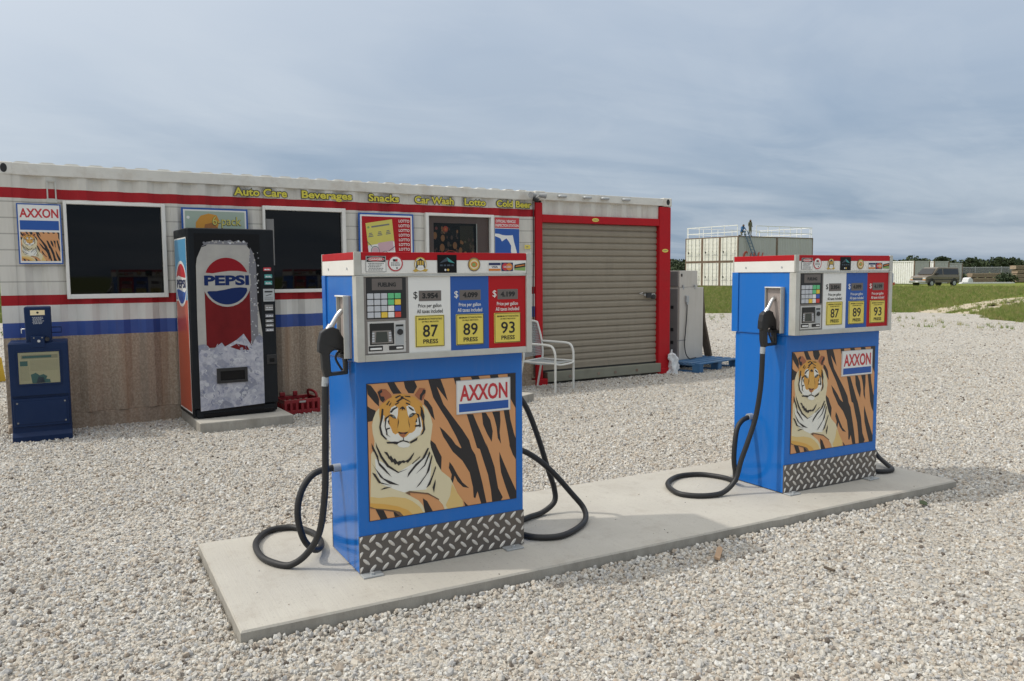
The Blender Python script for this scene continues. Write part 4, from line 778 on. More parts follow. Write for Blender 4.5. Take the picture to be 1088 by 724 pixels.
b = MB(); b.box(-.035, .1, 2.35, 2.442, .1, 2.475, 'siding_white'); b.build('corner_post', shop)
b = MB(); b.box(.1, 5.955, -.012, .06, 2.475, 2.588, 'cast_white'); b.build('top_rail', shop, .004, 1); b = MB(); b.box(-.034, .06, .1, 2.35, 2.475, 2.586, 'cast_white'); b.build('top_rail', shop, .004, 1); b = MB(); b.box(.1, 5.955, 2.38, 2.445, 2.475, 2.588, 'cast_white'); b.build('top_rail', shop, .004, 1)
b = MB(); b.box(.1, 5.955, .012, .1, -.05, .153, 'stucco'); b.build('base_rail', shop); b = MB(); b.box(.012, .08, .1, 2.35, -.05, .153, 'stucco'); b.build('base_rail', shop)
for x in (-.040, 5.86):
    for z in (-.05, 2.472):
        b = MB(); b.box(x, x + .162, -.014, .16, z, z + .122, 'cast_white' if z > 1 else 'stucco'); c = b.build('corner_casting', shop, .012, 2)
        if z > 1 and x < 1:
            p = Print(lambda u, w_, d: (u, -.014 - d, w_)); p.disc(.045, 2.535, .028, 'ink', 0, .042); p.build('casting_hole', c)
b = MB(); x = .1
while x < 5.9:
    b.prism([(x, 2.58), (x + .05, 2.606), (x + .14, 2.606), (x + .19, 2.58)], .02, 2.42, 'cast_white', 'y'); x += .209
b.box(.05, 5.95, .02, 2.42, 2.55, 2.582, 'cast_white'); b.build('roof', shop)
FRM = [(.515, 1.440, 1.290, 2.247), (2.433, 3.382, 1.314, 2.272), (4.405, 5.372, 1.30, 2.262)]
for k, ((x0, x1, z0, z1), (a0, a1, c0, c1)) in enumerate(zip(WIN, FRM)):
    b = MB()
    b.box(a0, x0, -.02, .075, c0, c1, 'white_paint'); b.box(x1, a1, -.02, .075, c0, c1, 'white_paint'); b.box(x0, x1, -.019, .074, c0, z0, 'white_paint'); b.box(x0, x1, -.019, .074, z1, c1, 'white_paint')
    wf = b.build('window', shop, .004, 1)
    if k < 2:
        b = MB(); b.box(x0 - .004, x1 + .004, .03, .036, z0 - .004, z1 + .004, 'window_glass'); b.build('pane', wf)
        if k == 1:
            b = MB(); b.box(2.475, 2.56, .018, .022, 1.62, 2.13, 'machine_grey'); b.build('side_shade', wf)  # narrow upright grey strip in front of the dark pane
    else:
        b = MB(); e = .095
        b.box(x0, x0 + e, .05, .07, z0, z1, 'surround_brown'); b.box(x1 - 1.8 * e, x1, .05, .07, z0, z1, 'surround_brown'); b.box(x0 + e, x1 - 1.8 * e, .05, .07, z1 - .082, z1, 'surround_brown'); b.box(x0 + e, x1 - 1.8 * e, .05, .07, z0, z0 + .08, 'surround_brown')
        b.box(x1 - 1.8 * e - .012, x1 - 1.8 * e, .046, .05, z0 + .08, z1 - .082, 'white_enamel'); b.build('surround', wf)
        p = Print(lambda u, w_, d: (u, .075 - d, w_)); p.rect(x0 + .05, x1 - .1, z0 + .05, z1 - .05, 'print_black', 0); r = random.Random(4)
        for q in range(150):
            u = r.uniform(x0 + .1, x1 - .19); w_ = z0 + .08 + (z1 - z0 - .2) * r.random() ** 1.5; s = r.uniform(.006, .02)
            if w_ > z1 - .28 and u > x0 + .45: continue
            p.disc(u, w_, s, r.choice(['dim_brown', 'dim_red', 'dim_olive', 'lantern_amber', 'dim_brown']), 1 + q % 8, s * r.uniform(1, 2.2), 9)
        for q in range(14): u = x0 + .48 + q * .014; p.line([(u, z1 - .11), (u + .008, z0 + .45)], .004, 'dim_olive', 2)
        p.disc(x0 + .27, z1 - .155, .035, 'lantern_red', 9); p.disc(x0 + .27, z1 - .16, .014, 'orange_ink', 10)
        for u, w_, s in ((x0 + .12, z1 - .24, .03), (x0 + .23, z1 - .27, .028), (x0 + .22, z1 - .39, .034), (x0 + .4, z1 - .36, .03), (x0 + .55, z1 - .46, .02), (x0 + .48, z1 - .42, .025)): p.disc(u, w_, s, 'lantern_amber', 9, s * 1.5, 12)
        p.disc(x0 + .34, z1 - .62, .17, 'lantern_red', 10, .2); p.disc(x0 + .34, z1 - .63, .16, 'print_black', 11, .2); p.build('picture', wf)
        b = MB(); b.box(x0 - .004, x1 + .004, .03, .034, z0 - .004, z1 + .004, 'clear_pane'); b.build('pane', wf)
b = MB(); b.beam((.392, -.016, 2.43), (.392, -.016, 2.25), .012, .012, 'aluminium'); b.beam((.462, -.016, 2.43), (.462, -.016, 2.25), .012, .012, 'aluminium'); b.beam((.386, -.016, 2.43), (.468, -.016, 2.43), .012, .012, 'aluminium'); b.box(.382, .472, -.02, .01, 2.222, 2.262, 'aluminium'); b.build('latch_bracket', shop)
fs = lambda u, w_, d: (u, -.006 - d, w_)
for t, x0, x1 in (('Auto Care', 2.133, 2.712), ('Beverages', 2.871, 3.469), ('Snacks', 3.667, 4.061), ('Car Wash', 4.26, 4.799), ('Lotto', 4.946, 5.26), ('Cold Beer', 5.414, 5.955)):
    h = .092 if 'g' not in t else .115; zc = 2.413 if 'g' not in t else 2.402
    p = Print(fs, .001, .002); p.text(t, (x0 + x1) / 2, zc, h + .012, 'art_k', 0, x1 - x0 + .014, .085); p.text(t, (x0 + x1) / 2, zc, h - .005, 'letter_yellow', 1, x1 - x0 - .006, .03); p.build('lettering', shop)

def board(name, x0, x1, z0, z1, m, label, y=-.03, cat='sign', t=.012):
    b = MB(); b.box(-(x1 - x0) / 2, (x1 - x0) / 2, -t, 0, 0, z1 - z0, m); o = b.build(name, None, .0015, 1)
    o.location = on_shop((x0 + x1) / 2, y + .012, z0); o.rotation_euler.z = QA; tag(o, label, cat)
    W, Hh = x1 - x0, z1 - z0; fn = lambda u, w_, d: (u - W / 2, -t - d, w_)
    return o, fn, W, Hh
# brand sign with tiger
o, fn, W, Hh = board('brand_sign', .128, .496, 1.632, 2.207, 'label_white', 'tall AXXON wall sign with blue bar and tiger picture beside the first window')
p = Print(fn, .001, .0004); e = .011
for r_ in ((0, W, 0, e), (0, W, Hh - e, Hh), (0, e, 0, Hh), (W - e, W, 0, Hh)): p.rect(*r_, 'label_blue', 0)
p.text('AXXON', W / 2, .485, .088, 'letter_red', 0, W - .045, .028); p.rect(.022, W - .022, .325, .415, 'label_blue', 0); p.build('lettering', o)
p = Print(fn, .001, .0003); draw_tiger(p, .022, W - .022, .03, .305); p.build('tiger_print', o)
# six pack poster
o, fn, W, Hh = board('drink_poster', 1.592, 2.268, 1.62, 2.222, 'label_blue', 'pale green poster reading 6-pack half hidden behind the soda machine')
p = Print(fn, .001, .0005); p.rect(.018, W - .018, .018, Hh - .018, 'label_white', 0); p.rect(.034, W - .034, .034, Hh - .034, 'pale_green', 1)
p.poly([(.13, .3), (.14, .45), (.19, .52), (.27, .545), (.35, .53), (.38, .47), (.36, .40), (.39, .3)], 'sun_orange', 2); p.poly([(.2, .3), (.23, .43), (.3, .45), (.36, .40), (.39, .3)], 'lantern_amber', 3)
p.text('6-pack', .455, .455, .13, 'art_k', 4, .305, .03); p.text('6-pack', .455, .457, .122, 'ticket_yellow', 5, .297, .005)
p.disc(.065, .5, .016, 'label_white', 2); p.disc(.07, .37, .014, 'label_white', 2)
p.rect(.06, W - .06, .06, .2, 'seal_green', 2); p.build('print', o)
# lotto sign
o, fn, W, Hh = board('lottery_sign', 3.53, 4.232, 1.50, 2.232, 'label_blue', 'red sign with a yellow ticket and a column of LOTTO words')
p = Print(fn, .001, .0005); p.rect(.02, W - .02, .02, Hh - .02, 'label_white', 0); p.rect(.04, W - .04, .04, Hh - .04, 'poster_red', 1)
for k in range(10): p.text('LOTTO', W - .125, Hh - .085 - k * .056, .034, 'label_white', 2, .14, .02)
T0 = lambda a, c: (.085 + a * .335 + (1 - c) * .05, .09 + c * .52 + a * .055)
q4 = lambda a0, a1, c0, c1: [T0(a0, c0), T0(a1, c0), T0(a1, c1), T0(a0, c1)]
p.poly(q4(0, 1, 0, 1), 'label_white', 2); p.poly(q4(0, 1, .5, 1), 'ticket_yellow', 3); p.poly(q4(.38, .95, .3, .52), 'ticket_pink', 4)
p.poly(q4(.2, .88, .88, .915), 'ink_grey', 4); p.disc(*T0(.09, .9), .014, 'seal_green', 4)
for a in (.14, .48, .8):
    for k in range(3): p.poly(q4(a - .09 + .02 * k, a + .1 - .02 * k, .68 + .035 * k, .70 + .035 * k), 'ink_grey', 4)
p.ring(*T0(.25, .36), .046, .053, 'slate_ink', 5); p.disc(*T0(.25, .36), .04, 'ticket_pink', 4); p.line([T0(-.02, .6), T0(.15, .46)], .007, 'slate_ink', 5); p.ring(*T0(.6, .22), .045, .05, 'slate_ink', 5); p.line([T0(.75, .3), T0(1., .38)], .007, 'slate_ink', 5)
for k in range(4): p.poly(q4(.1, .9, .04 + .035 * k, .05 + .035 * k), 'keys_grey', 4)
p.build('print', o)
# state inspection sign
o, fn, W, Hh = board('inspection_sign', 5.378, 5.748, 1.62, 2.232, 'label_white', 'red and blue inspection station sign with white state map next to the roller door', -.024)
p = Print(fn, .001, .0005); p.rect(0, W, .478, Hh, 'letter_red', 0); p.text('OFFICIAL VEHICLE', W / 2 - .02, .565, .036, 'label_white', 1, .30, .02); p.text('INSPECTION STATION', W / 2, .512, .036, 'label_white', 1, W - .02, .02)
p.rect(0, W, 0, .47, 'label_blue', 0)
p.poly([(0, .405), (.06, .402), (.115, .388), (.17, .383), (.25, .385), (.262, .392), (.272, .38), (.29, .30), (.325, .19), (.345, .11), (.335, .045), (.31, .03), (.28, .07), (.262, .13), (.24, .175), (.245, .25), (.21, .305), (.175, .345), (.145, .33), (.105, .305), (.08, .345), (.04, .36), (0, .372)], 'label_white', 1); p.build('print', o)
# ------------------------------------------------------------------ roller-door container
sto = thing('storage_container', on_shop(6.0, 0), 'white container end with red posts and a closed tan roller door', 'storage container', QA)
SW = 2.40; DEP = 6.0
for x0, x1, z1 in ((.003, .113, 2.45), (2.18, 2.40, 2.47)): b = MB(); b.box(x0, x1, -.035, .13, .0, z1, 'red_paint'); b.build('door_post', sto, .01, 2)
b = MB(); b.box(.113, 2.18, -.03, .12, 2.19, 2.293, 'red_paint'); b.build('door_lintel', sto, .006, 2)
b = MB(); corr_wall(b, .113, 2.18, [(2.293, 'siding_white'), (2.50, 'siding_white')], (), (0, .0), (1, 0), (0, 1)); b.build('header_panel', sto)
b = MB(); b.box(.0, 2.40, -.034, .12, 2.485, 2.59, 'cast_white'); b.build('top_rail', sto, .006, 2)
for x in (.42, .84, 1.15, 1.53):
    b = MB(); b.tube(smooth_path([(x - .045, -.034, 2.545), (x - .04, -.075, 2.54), (x + .04, -.075, 2.54), (x + .045, -.034, 2.545)], 4), .02, 'galvanised', 10); b.build('lashing_ring', sto)
for x in (-.005, 2.25):
    b = MB(); b.box(x, x + .162, -.042, .14, 2.475, 2.6, 'cast_white'); c = b.build('corner_casting', sto, .012, 2)
    if x > 1: p = Print(lambda u, w_, d: (u, -.042 - d, w_)); p.disc(2.335, 2.54, .032, 'ink', 0, .042); p.build('casting_hole', c)
for x in (.0, 2.22):
    b = MB(); b.box(x, x + .18, -.05, .14, -.04, .085, 'red_paint'); b.build('post_foot', sto, .01, 2)
b = MB(); b.box(.18, 2.22, -.045, .1, .03, .165, 'sill_olive')
b.build('door_sill', sto, .008, 2)
for x in (.55, 1.05, 1.35, 1.75): b = MB(); b.cyl((x, -.045, .09), (x, -.052, .09), .022, 'rust_edge', 12); b.build('sill_bolt', sto)
b = MB(); zz0, n = .2, 22; hgt = (2.19 - zz0) / n; prof = []
for k in range(n):
    for t, y in ((0, .047), (.07, .053), (.15, .042), (.26, .033), (.7, .029), (.9, .034)): prof.append((y, zz0 + (k + t) * hgt))
prof.append((.046, 2.19)); vs = []; fsx = []
for y, z in prof: vs += [(.113, y, z), (2.18, y, z)]
for k in range(len(prof) - 1): fsx.append((2 * k, 2 * k + 1, 2 * k + 3, 2 * k + 2))
b.add(vs, fsx, 'door_tan'); rd = b.build('roller_door', sto)
b = MB(); b.box(.115, 2.178, .02, .05, .19, .222, 'door_tan'); b.build('bottom_bar', rd)
b = MB(); b.box(.115, 2.178, .03, .09, .163, .19, 'rubber'); b.build('bottom_seal', rd)  # black strip standing in for the dark gap under the door
b = MB(); b.box(1.93, 2.13, .0, .03, 1.165, 1.20, 'steel'); b.box(1.96, 2.05, -.02, .0, 1.14, 1.215, 'black_plastic'); b.cyl((2.1, -.01, 1.155), (2.1, .03, 1.155), .035, 'black_plastic', 14); b.tube([(1.9, .01, 1.19), (1.83, .0, 1.205), (1.9, .01, 1.215)], .008, 'steel'); b.build('door_latch', rd, .004, 1)
for x, z, y in ((1.0, 2.243, -.031), (2.29, 1.83, -.036)):
    p = Print(lambda u, w_, d, y=y: (u, y - d, w_)); p.disc(x, z, .06, 'label_yellow', 0, .026); p.scribble(x - .035, x + .04, z, .01, 'ink_grey', 1, 3); p.build('oval_label', sto)
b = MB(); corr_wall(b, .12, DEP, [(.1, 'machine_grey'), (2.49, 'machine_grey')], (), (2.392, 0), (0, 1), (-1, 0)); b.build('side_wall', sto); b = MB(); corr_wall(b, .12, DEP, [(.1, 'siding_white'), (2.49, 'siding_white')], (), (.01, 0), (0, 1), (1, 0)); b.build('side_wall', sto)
for bx, m_, nm in (((.02, 2.38, DEP - .03, DEP, .0, 2.5), 'siding_white', 'back_wall'), ((.02, 2.38, .125, DEP, 2.5, 2.575), 'cast_white', 'roof'), ((2.33, 2.395, .14, DEP, 2.48, 2.585), 'cast_white', 'roof_rail'), ((2.33, 2.395, .14, DEP, .0, .12), 'machine_grey', 'floor_rail'), ((.005, .07, .14, DEP, 0, .12), 'machine_grey', 'floor_rail')): b = MB(); b.box(*bx, m_); b.build(nm, sto)
# small yellow notice, wall cable and floodlights
p = Print(lambda u, w_, d: (u, -.005 - d, w_)); p.rect(5.845, 5.935, 1.835, 1.885, 'label_yellow', 0); p.scribble(5.86, 5.92, 1.86, .012, 'ink_grey', 1, 2); p.build('notice', shop)
lamp = thing('security_lamp', on_shop(5.99, -.03, 2.48), 'pair of grey floodlight heads over the joint of the two containers', 'security lamp', QA); lamp.scale = (.72, .72, .72)
b = MB(); b.box(-.045, .045, -.03, .0, -.03, .05, 'lamp_grey'); b.build('back_plate', lamp, .004, 1)
for s in (-1, 1):
    b = MB(); b.tube([(s * .02, -.03, .04), (s * .06, -.09, .07)], .012, 'lamp_grey'); b.tube([(s * .04, -.08, .075), (s * .16, -.13, .07), (s * .17, -.135, .068)], .05, 'lamp_grey', 16, True, [.032, .052, .054]); h_ = b.build('lamp_head', lamp)
b = MB(); b.tube([(-.1, -.1, .01), (-.02, -.16, -.03)], .04, 'black_plastic', 14); b.tube([(-.06, -.05, .02), (-.06, -.12, .0)], .014, 'black_plastic'); b.build('sensor', lamp)
b = MB(); P = [on_shop(5.972 + .006 * math.sin(z * 4), -.02, z) for z in (2.46, 2.2, 1.9, 1.6, 1.3, 1.0, .7, .4, .12)]; b.tube(smooth_path(P, 3), .007, 'rubber', 8)
cb_ = b.build('power_cable'); tag(cb_, 'thin black cable running down the wall from the floodlights', 'cable')

# ------------------------------------------------------------------ soda vending machine
vm = thing('vending_machine', (.46, 5.03, .1), 'black soda vending machine with a big PEPSI can and ice on its front', 'vending machine', R_(4.1), None)
VW, VD, VH = .83, .70, 1.875
b = MB(); b.box(0, VW, .05, VD, .012, VH, 'vending_black'); b.build('cabinet', vm, .012, 3)
b = MB(); b.box(.0, VW, -.0, .048, .10, VH - .004, 'vending_black'); dr = b.build('door', vm, .014, 3)
fv = lambda u, w_, d: (u, -.001 - d, w_ - .1)
p = Print(fv, .001, .0007)
p.rect(.060, .686, .178, 1.92, 'print_black', 0)
p.poly([(.062, .18), (.686, .205), (.686, .92), (.645, 1.25), (.645, 1.62), (.62, 1.73), (.56, 1.80), (.55, 1.822), (.19, 1.83), (.17, 1.80), (.126, 1.785), (.08, 1.68), (.07, 1.61), (.062, 1.1)], 'can_white', 1)
p.poly([(.12, 1.79), (.19, 1.815), (.55, 1.81), (.57, 1.795), (.56, 1.825), (.54, 1.84), (.5, 1.838), (.47, 1.855), (.43, 1.842), (.40, 1.86), (.36, 1.85), (.31, 1.845), (.27, 1.855), (.22, 1.845), (.18, 1.838)], 'can_grey', 2)
r = random.Random(8)
for k in range(26): u = .15 + k * .0165; p.disc(u, 1.835 + r.uniform(-.012, .014), r.uniform(.006, .012), r.choice(['can_grey', 'can_white', 'keys_grey']), 3, None, 7)
p.rect(.140, .573, .80, 1.355, 'can_red', 2)
p.poly([(.573, .8), (.645, .8), (.645, 1.62), (.62, 1.73), (.59, 1.79), (.573, 1.6)], 'can_grey', 2)
p.disc(.355, 1.45, .232, 'can_white', 4, .25)
top = [(.355 + .215 * math.cos(a), 1.455 + .23 * math.sin(a)) for a in [R_(22 + k * 136 / 20) for k in range(21)]]
p.poly(top + [(.16, 1.538), (.22, 1.532), (.30, 1.545), (.38, 1.555), (.46, 1.555), (.53, 1.545)], 'can_logo_red', 5)
bot = [(.355 + .212 * math.cos(a), 1.445 + .222 * math.sin(a)) for a in [R_(-155 + k * 132 / 20) for k in range(21)]]
p.poly(bot + [(.545, 1.385), (.48, 1.392), (.40, 1.385), (.33, 1.37), (.25, 1.358), (.18, 1.358)], 'can_blue', 5)
p.text('PEPSI', .354, 1.462, .100, 'can_blue', 6, .43, .045)
for k in range(70): p.disc(r.uniform(.575, .67), r.uniform(.9, 1.75), r.uniform(.003, .009), r.choice(['can_grey', 'keys_grey', 'can_white']), 3, None, 7)
p.build('can_print', dr)
p = Print(fv, .0064, .0007)
p.poly([(.062, .18), (.686, .205), (.686, .88), (.66, .91), (.62, .89), (.575, .80), (.55, .84), (.498, .926), (.43, .87), (.36, .83), (.312, .806), (.283, .848), (.235, .815), (.187, .772), (.15, .82), (.12, .84), (.062, .83)], 'ice_print', 0)
p.poly([(.36, .80), (.43, .83), (.53, .80), (.55, .76), (.45, .765)], 'can_red', 1)
for k in range(110):
    u, w_ = r.uniform(.09, .66), r.uniform(.23, .84)
    if .19 < u < .55 and .41 < w_ < .62: continue
    s = r.uniform(.012, .042); a = r.uniform(0, 6.28); P = [(min(.684, max(.063, u + s * r.uniform(.5, 1) * math.cos(a + q * 1.257))), w_ + s * r.uniform(.5, 1) * math.sin(a + q * 1.257)) for q in range(5)]
    p.poly(P, r.choice(['ice_pale', 'ice_mid', 'ice_pale']), 2 + k % 4) if k % 3 == 0 else p.line(P[:3], .005, r.choice(['ice_pale', 'soft_white', 'ice_mid', 'ice_deep']), 2 + k % 4)
p.build('ice_print', dr)
b = MB(); z = lambda w_: w_ - .1
for x0, x1, a, c in ((.224, .52, z(.563), z(.593)), (.224, .52, z(.443), z(.470)), (.224, .256, z(.470), z(.563)), (.492, .52, z(.470), z(.563))): b.box(x0, x1, -.026, -.008, a, c, 'black_plastic')
b.box(.256, .492, -.0135, -.011, z(.470), z(.563), 'print_black'); b.build('delivery_slot', dr, .003, 1)
for x0, x1, a, c, m in ((.716, .794, 1.553, 1.587, 'letter_red'), (.725, .803, 1.48, 1.518, 'teal_ink'), (.723, .801, 1.412, 1.452, 'teal_ink'), (.718, .803, 1.15, 1.21, 'machine_grey'), (.72, .803, 1.08, 1.116, 'can_grey'), (.721, .803, 1.03, 1.063, 'machine_grey'), (.721, .803, .985, 1.017, 'machine_grey'), (.719, .803, .936, .972, 'can_grey')):
    b = MB(); b.box(x0, x1, -.008, .0, z(a), z(c), m); sb_ = b.build('select_button', dr, .003, 1)
    p = Print(lambda u, w_, d: (u, -.008 - d, w_)); p.rect(x0 + .006, x1 - .006, z(a) + .008, z(a) + .013, 'soft_white', 0); p.scribble(x0 + .01, x1 - .008, z((a + c) / 2), .008, 'soft_white', 0, 5); p.build('button_print', sb_)
b = MB(); b.box(.707, .82, -.006, .0, z(1.243), z(1.371), 'galvanised'); cp = b.build('coin_panel', dr, .002, 1)
p = Print(lambda u, w_, d: (u, -.006 - d, w_)); p.rect(.72, .80, z(1.335), z(1.35), 'ink', 0); p.line([(.73, z(1.30)), (.79, z(1.318))], .006, 'ink', 0); p.scribble(.72, .8, z(1.28), .006, 'ink_grey', 0, 3); p.scribble(.72, .8, z(1.265), .006, 'ink_grey', 0, 4); p.build('panel_print', cp)
b = MB(); b.box(.72, .825, -.012, .0, z(.60), z(.70), 'black_plastic'); b.box(.745, .80, -.014, -.002, z(.62), z(.665), 'print_black'); b.build('coin_return', dr, .004, 1)
b = MB(); b.box(.03, .80, .01, .05, .012, .092, 'vending_black'); b.box(.09, .785, .004, .02, .02, .05, 'print_black'); b.build('kick_grille', vm, .004, 1)
fl = lambda u, w_, d: (-d, u, w_ - .1)
p = Print(fl, .001, .0007); p.rect(.075, .665, .15, 1.885, 'label_white', 0); p.rect(.09, .65, .165, 1.0, 'side_red', 1); p.rect(.09, .65, 1.27, 1.872, 'side_blue', 1)
p.poly([(.09, .9), (.65, .9), (.65, 1.25), (.09, 1.27)], 'side_red', 1)
p.disc(.37, 1.43, .27, 'label_white', 2, .23); p.poly([(.37 + .24 * math.cos(R_(18 + k * 7.2)), 1.43 + .2 * math.sin(R_(18 + k * 7.2))) for k in range(21)] + [(.2, 1.49), (.37, 1.5), (.52, 1.515)], 'letter_red', 3)
p.poly([(.37 + .24 * math.cos(R_(-162 + k * 7.2)), 1.43 + .2 * math.sin(R_(-162 + k * 7.2))) for k in range(21)] + [(.5, 1.375), (.37, 1.36), (.2, 1.345)], 'label_blue', 3)
vsx, fsx, _ = text_tris('PEPSI', .045); p._put([(.37 - u * .44, 1.43 + w_ * .085) for u, w_ in vsx], fsx, 'navy_ink', 4)
p.build('side_print', vm)

# ------------------------------------------------------------------ newspaper box
nb = thing('newspaper_box', (-.83, 5.22, 0), 'dark blue newspaper vending box standing by the left end of the shop', 'newspaper box', R_(0))
b = MB(); b.box(-.238, .238, .012, .42, .0, .912, 'news_blue'); b.build('body', nb, .01, 2)
b = MB(); b.box(-.236, .236, -.012, .012, .425, .905, 'news_blue'); dr = b.build('door', nb, .006, 2)
fn = lambda u, w_, d: (u, -.012 - d, w_)
p = Print(fn, .001, .0008); p.rect(-.163, .163, .537, .823, 'newsprint', 0); p.rect(-.14, .15, .765, .80, 'news_ink', 1); p.rect(-.13, .1, .772, .792, 'news_teal', 2); p.rect(-.15, -.09, .70, .745, 'news_teal', 1)
for k in range(9): p.scribble(-.07, .15, .745 - k * .011, .004, 'news_ink', 1, k)
for k in range(12): p.scribble(-.15, -.08, .69 - k * .011, .004, 'news_ink', 1, k + 20)
p.poly([(-.06, .54), (-.07, .62), (-.03, .635), (.0, .61), (.03, .62), (.06, .6), (.05, .575), (.08, .57), (.085, .54)], 'news_teal', 2); p.poly([(-.03, .54), (-.01, .60), (.03, .59), (.04, .54)], 'slate_ink', 3)
p.build('newspaper', dr)
b = MB(); b.box(-.168, .168, -.019, -.016, .532, .828, 'clear_pane'); b.build('pane', dr)
b = MB()
for x0, x1, z0, z1 in ((-.176, .176, .826, .838), (-.176, .176, .522, .534), (-.176, -.164, .534, .826), (.164, .176, .534, .826)): b.box(x0, x1, -.022, -.010, z0, z1, 'news_blue')
b.build('window_rim', dr, .002, 1)
b = MB(); b.box(-.222, .222, -.004, .012, .14, .40, 'news_blue'); b.build('lower_panel', nb, .006, 2)
b = MB(); b.box(-.205, .205, -.009, -.002, .165, .375, 'news_blue'); b.build('inset_panel', nb, .008, 2)
for x in (-.19, .19):
    for z_ in (.18, .36): b = MB(); b.cyl((x, -.008, z_), (x, -.014, z_), .008, 'machine_grey', 10); b.build('rivet', nb)
b = MB(); b.prism([(-.02, 0), (-.02, .05), (.012, .09), (.42, .09), (.42, 0)], -.24, .24, 'news_blue', 'x'); b.build('plinth', nb, .004, 2)
b = MB(); b.prism([(-.105, .905), (-.095, .93), (-.10, 1.235), (.113, 1.235), (.112, .905)], .03, .25, 'news_blue', 'y'); cb2 = b.build('coin_box', nb, .012, 3)
p = Print(lambda u, w_, d: (u, .03 - d, w_)); p.rect(-.05, .065, 1.16, 1.205, 'newsprint', 0); p.disc(.008, 1.183, .010, 'ink', 1)
for k in range(6): p.scribble(-.035 + .004 * (k % 2), .055 - .005 * (k % 3), 1.14 - k * .0115, .005, 'keys_grey', 0, k + 3)
p.build('coin_label', cb2)
b = MB(); b.box(-.055, .055, -.018, .03, .865, .968, 'news_blue'); b.cyl((.008, -.018, .925), (.008, -.024, .925), .0125, 'steel', 14); b.cyl((-.03, -.018, .955), (-.03, -.021, .955), .007, 'machine_grey', 10); b.cyl((.035, -.018, .955), (.035, -.021, .955), .007, 'machine_grey', 10); b.build('lock_plate', cb2, .004, 2)
b = MB(); b.tube([(.075, .02, .94), (.075, -.03, .94)], .018, 'black_plastic', 12); b.build('return_knob', cb2)
b = MB(); b.tube([(.112, .14, 1.04), (.19, .14, 1.04), (.19, .14, .99), (.112, .14, .99)], .005, 'news_blue', 8); b.build('handle', cb2); b = MB(); b.tube([(-.1, .14, 1.03), (-.13, .14, 1.03), (-.13, .14, .99)], .006, 'steel', 8); b.build('hook', cb2)

# ------------------------------------------------------------------ bottle crate
ck = thing('bottle_crate', (1.41, 5.38, 0), 'red plastic bottle crate on gravel right of the soda machine', 'crate', R_(5))
b = MB(); W, D, Hc, t = .40, .33, .165, .012
b.box(0, W, 0, D, .005, .02, 'crate_red')
for y0 in (0, D - t): b.box(0, W, y0, y0 + t, .02, .05, 'crate_red'); b.box(0, W, y0, y0 + t, .125, Hc, 'crate_red')
for x0 in (0, W - t): b.box(x0, x0 + t, t, D - t, .02, .055, 'crate_red'); b.box(x0, x0 + t, t, D - t, .12, Hc, 'crate_red')
for k in range(7):
    x = k * (W - .03) / 6
    for y0 in (0, D - t): b.box(x, x + .03, y0 - .002, y0 + t + .002, .02, Hc - .002, 'crate_red')
for k in range(5):
    y = t + k * (D - .055) / 4
    for x0 in (0, W - t): b.box(x0 - .002, x0 + t + .002, y, y + .03, .02, Hc - .002, 'crate_red')
for k in range(1, 4): b.box(k * W / 4 - .003, k * W / 4 + .003, t, D - t, .02, .12, 'crate_red')
for k in range(1, 3): b.box(t, W - t, k * D / 3 - .003, k * D / 3 + .003, .02, .12, 'crate_red')
b.build('body', ck, .004, 1)
b = MB(); b.box(.05, .11, D - .03, D, Hc, .21, 'crate_red'); b.build('stacking_lug', ck, .006, 2); b = MB(); b.box(.20, .25, D - .03, D, Hc, .215, 'crate_red'); b.build('stacking_lug', ck, .006, 2)
b = MB(); b.tube(smooth_path([(W - .02, .05, Hc - .02), (W - .03, .05, .21), (W - .05, .12, .235), (W - .06, .22, .225), (W - .03, .28, Hc - .01)], 5), .014, 'crate_red', 10); b.build('handle', ck)
b = MB(); b.box(.165, .235, -.006, -.001, .128, .148, 'can_white'); b.build('crate_label', ck)

# ------------------------------------------------------------------ metal chair
ch = thing('metal_chair', (4.85, 5.60, 0), 'pale metal patio chair on gravel partly behind the nearer pump', 'chair', math.atan2(.23, .42))
SWd, SDp, AH = .48, .50, .60                                            # local x across, -y towards the front
for s in (-1, 1):
    b = MB(); x = s * SWd / 2
    b.tube(smooth_path([(x, -.25, .0), (x, -.25, .40), (x, -.245, .50), (x, -.21, .575), (x, -.14, .60), (x, .0, .605), (x, .22, .61)], 6), .0155, 'white_enamel', 12); b.build('arm_leg', ch)
    b = MB(); b.tube(smooth_path([(x, .30, .0), (x, .25, .25), (x, .215, .45), (x, .24, .66), (x, .30, .86)], 5), .0145, 'white_enamel', 12); b.build('rear_leg', ch)
b = MB(); b.tube(smooth_path([(-.24, -.25, .37), (-.15, -.275, .35), (.15, -.275, .35), (.24, -.25, .37)], 5), .012, 'white_enamel', 10); b.tube([(-.24, .235, .375), (.24, .235, .375)], .012, 'white_enamel', 10)
for s in (-1, 1): b.tube([(s * .235, -.25, .37), (s * .235, .235, .375)], .011, 'white_enamel', 10)
b.build('seat_frame', ch)
def mesh_panel(name, fn, nx, nz):
    b = MB()
    for i in range(nx + 1): b.tube([fn(i / nx, k / 4) for k in range(5)], .0035, 'mesh_grey', 6)
    for j in range(nz + 1): b.tube([fn(k / 4, j / nz) for k in range(5)], .0035, 'mesh_grey', 6)
    return b.build(name, ch)
mesh_panel('seat', lambda u, v: (-.235 + .47 * u, -.25 + .48 * v, .368 - .02 * math.sin(math.pi * v)), 24, 24)
b = MB(); b.tube(smooth_path([(-.24, .30, .86), (-.12, .315, .885), (.12, .315, .885), (.24, .30, .86)], 5), .0145, 'white_enamel', 12); b.build('back_rail', ch)
mesh_panel('backrest', lambda u, v: (-.235 + .47 * u, .22 + .09 * v + .02 * math.sin(math.pi * u), .43 + .44 * v), 22, 20)

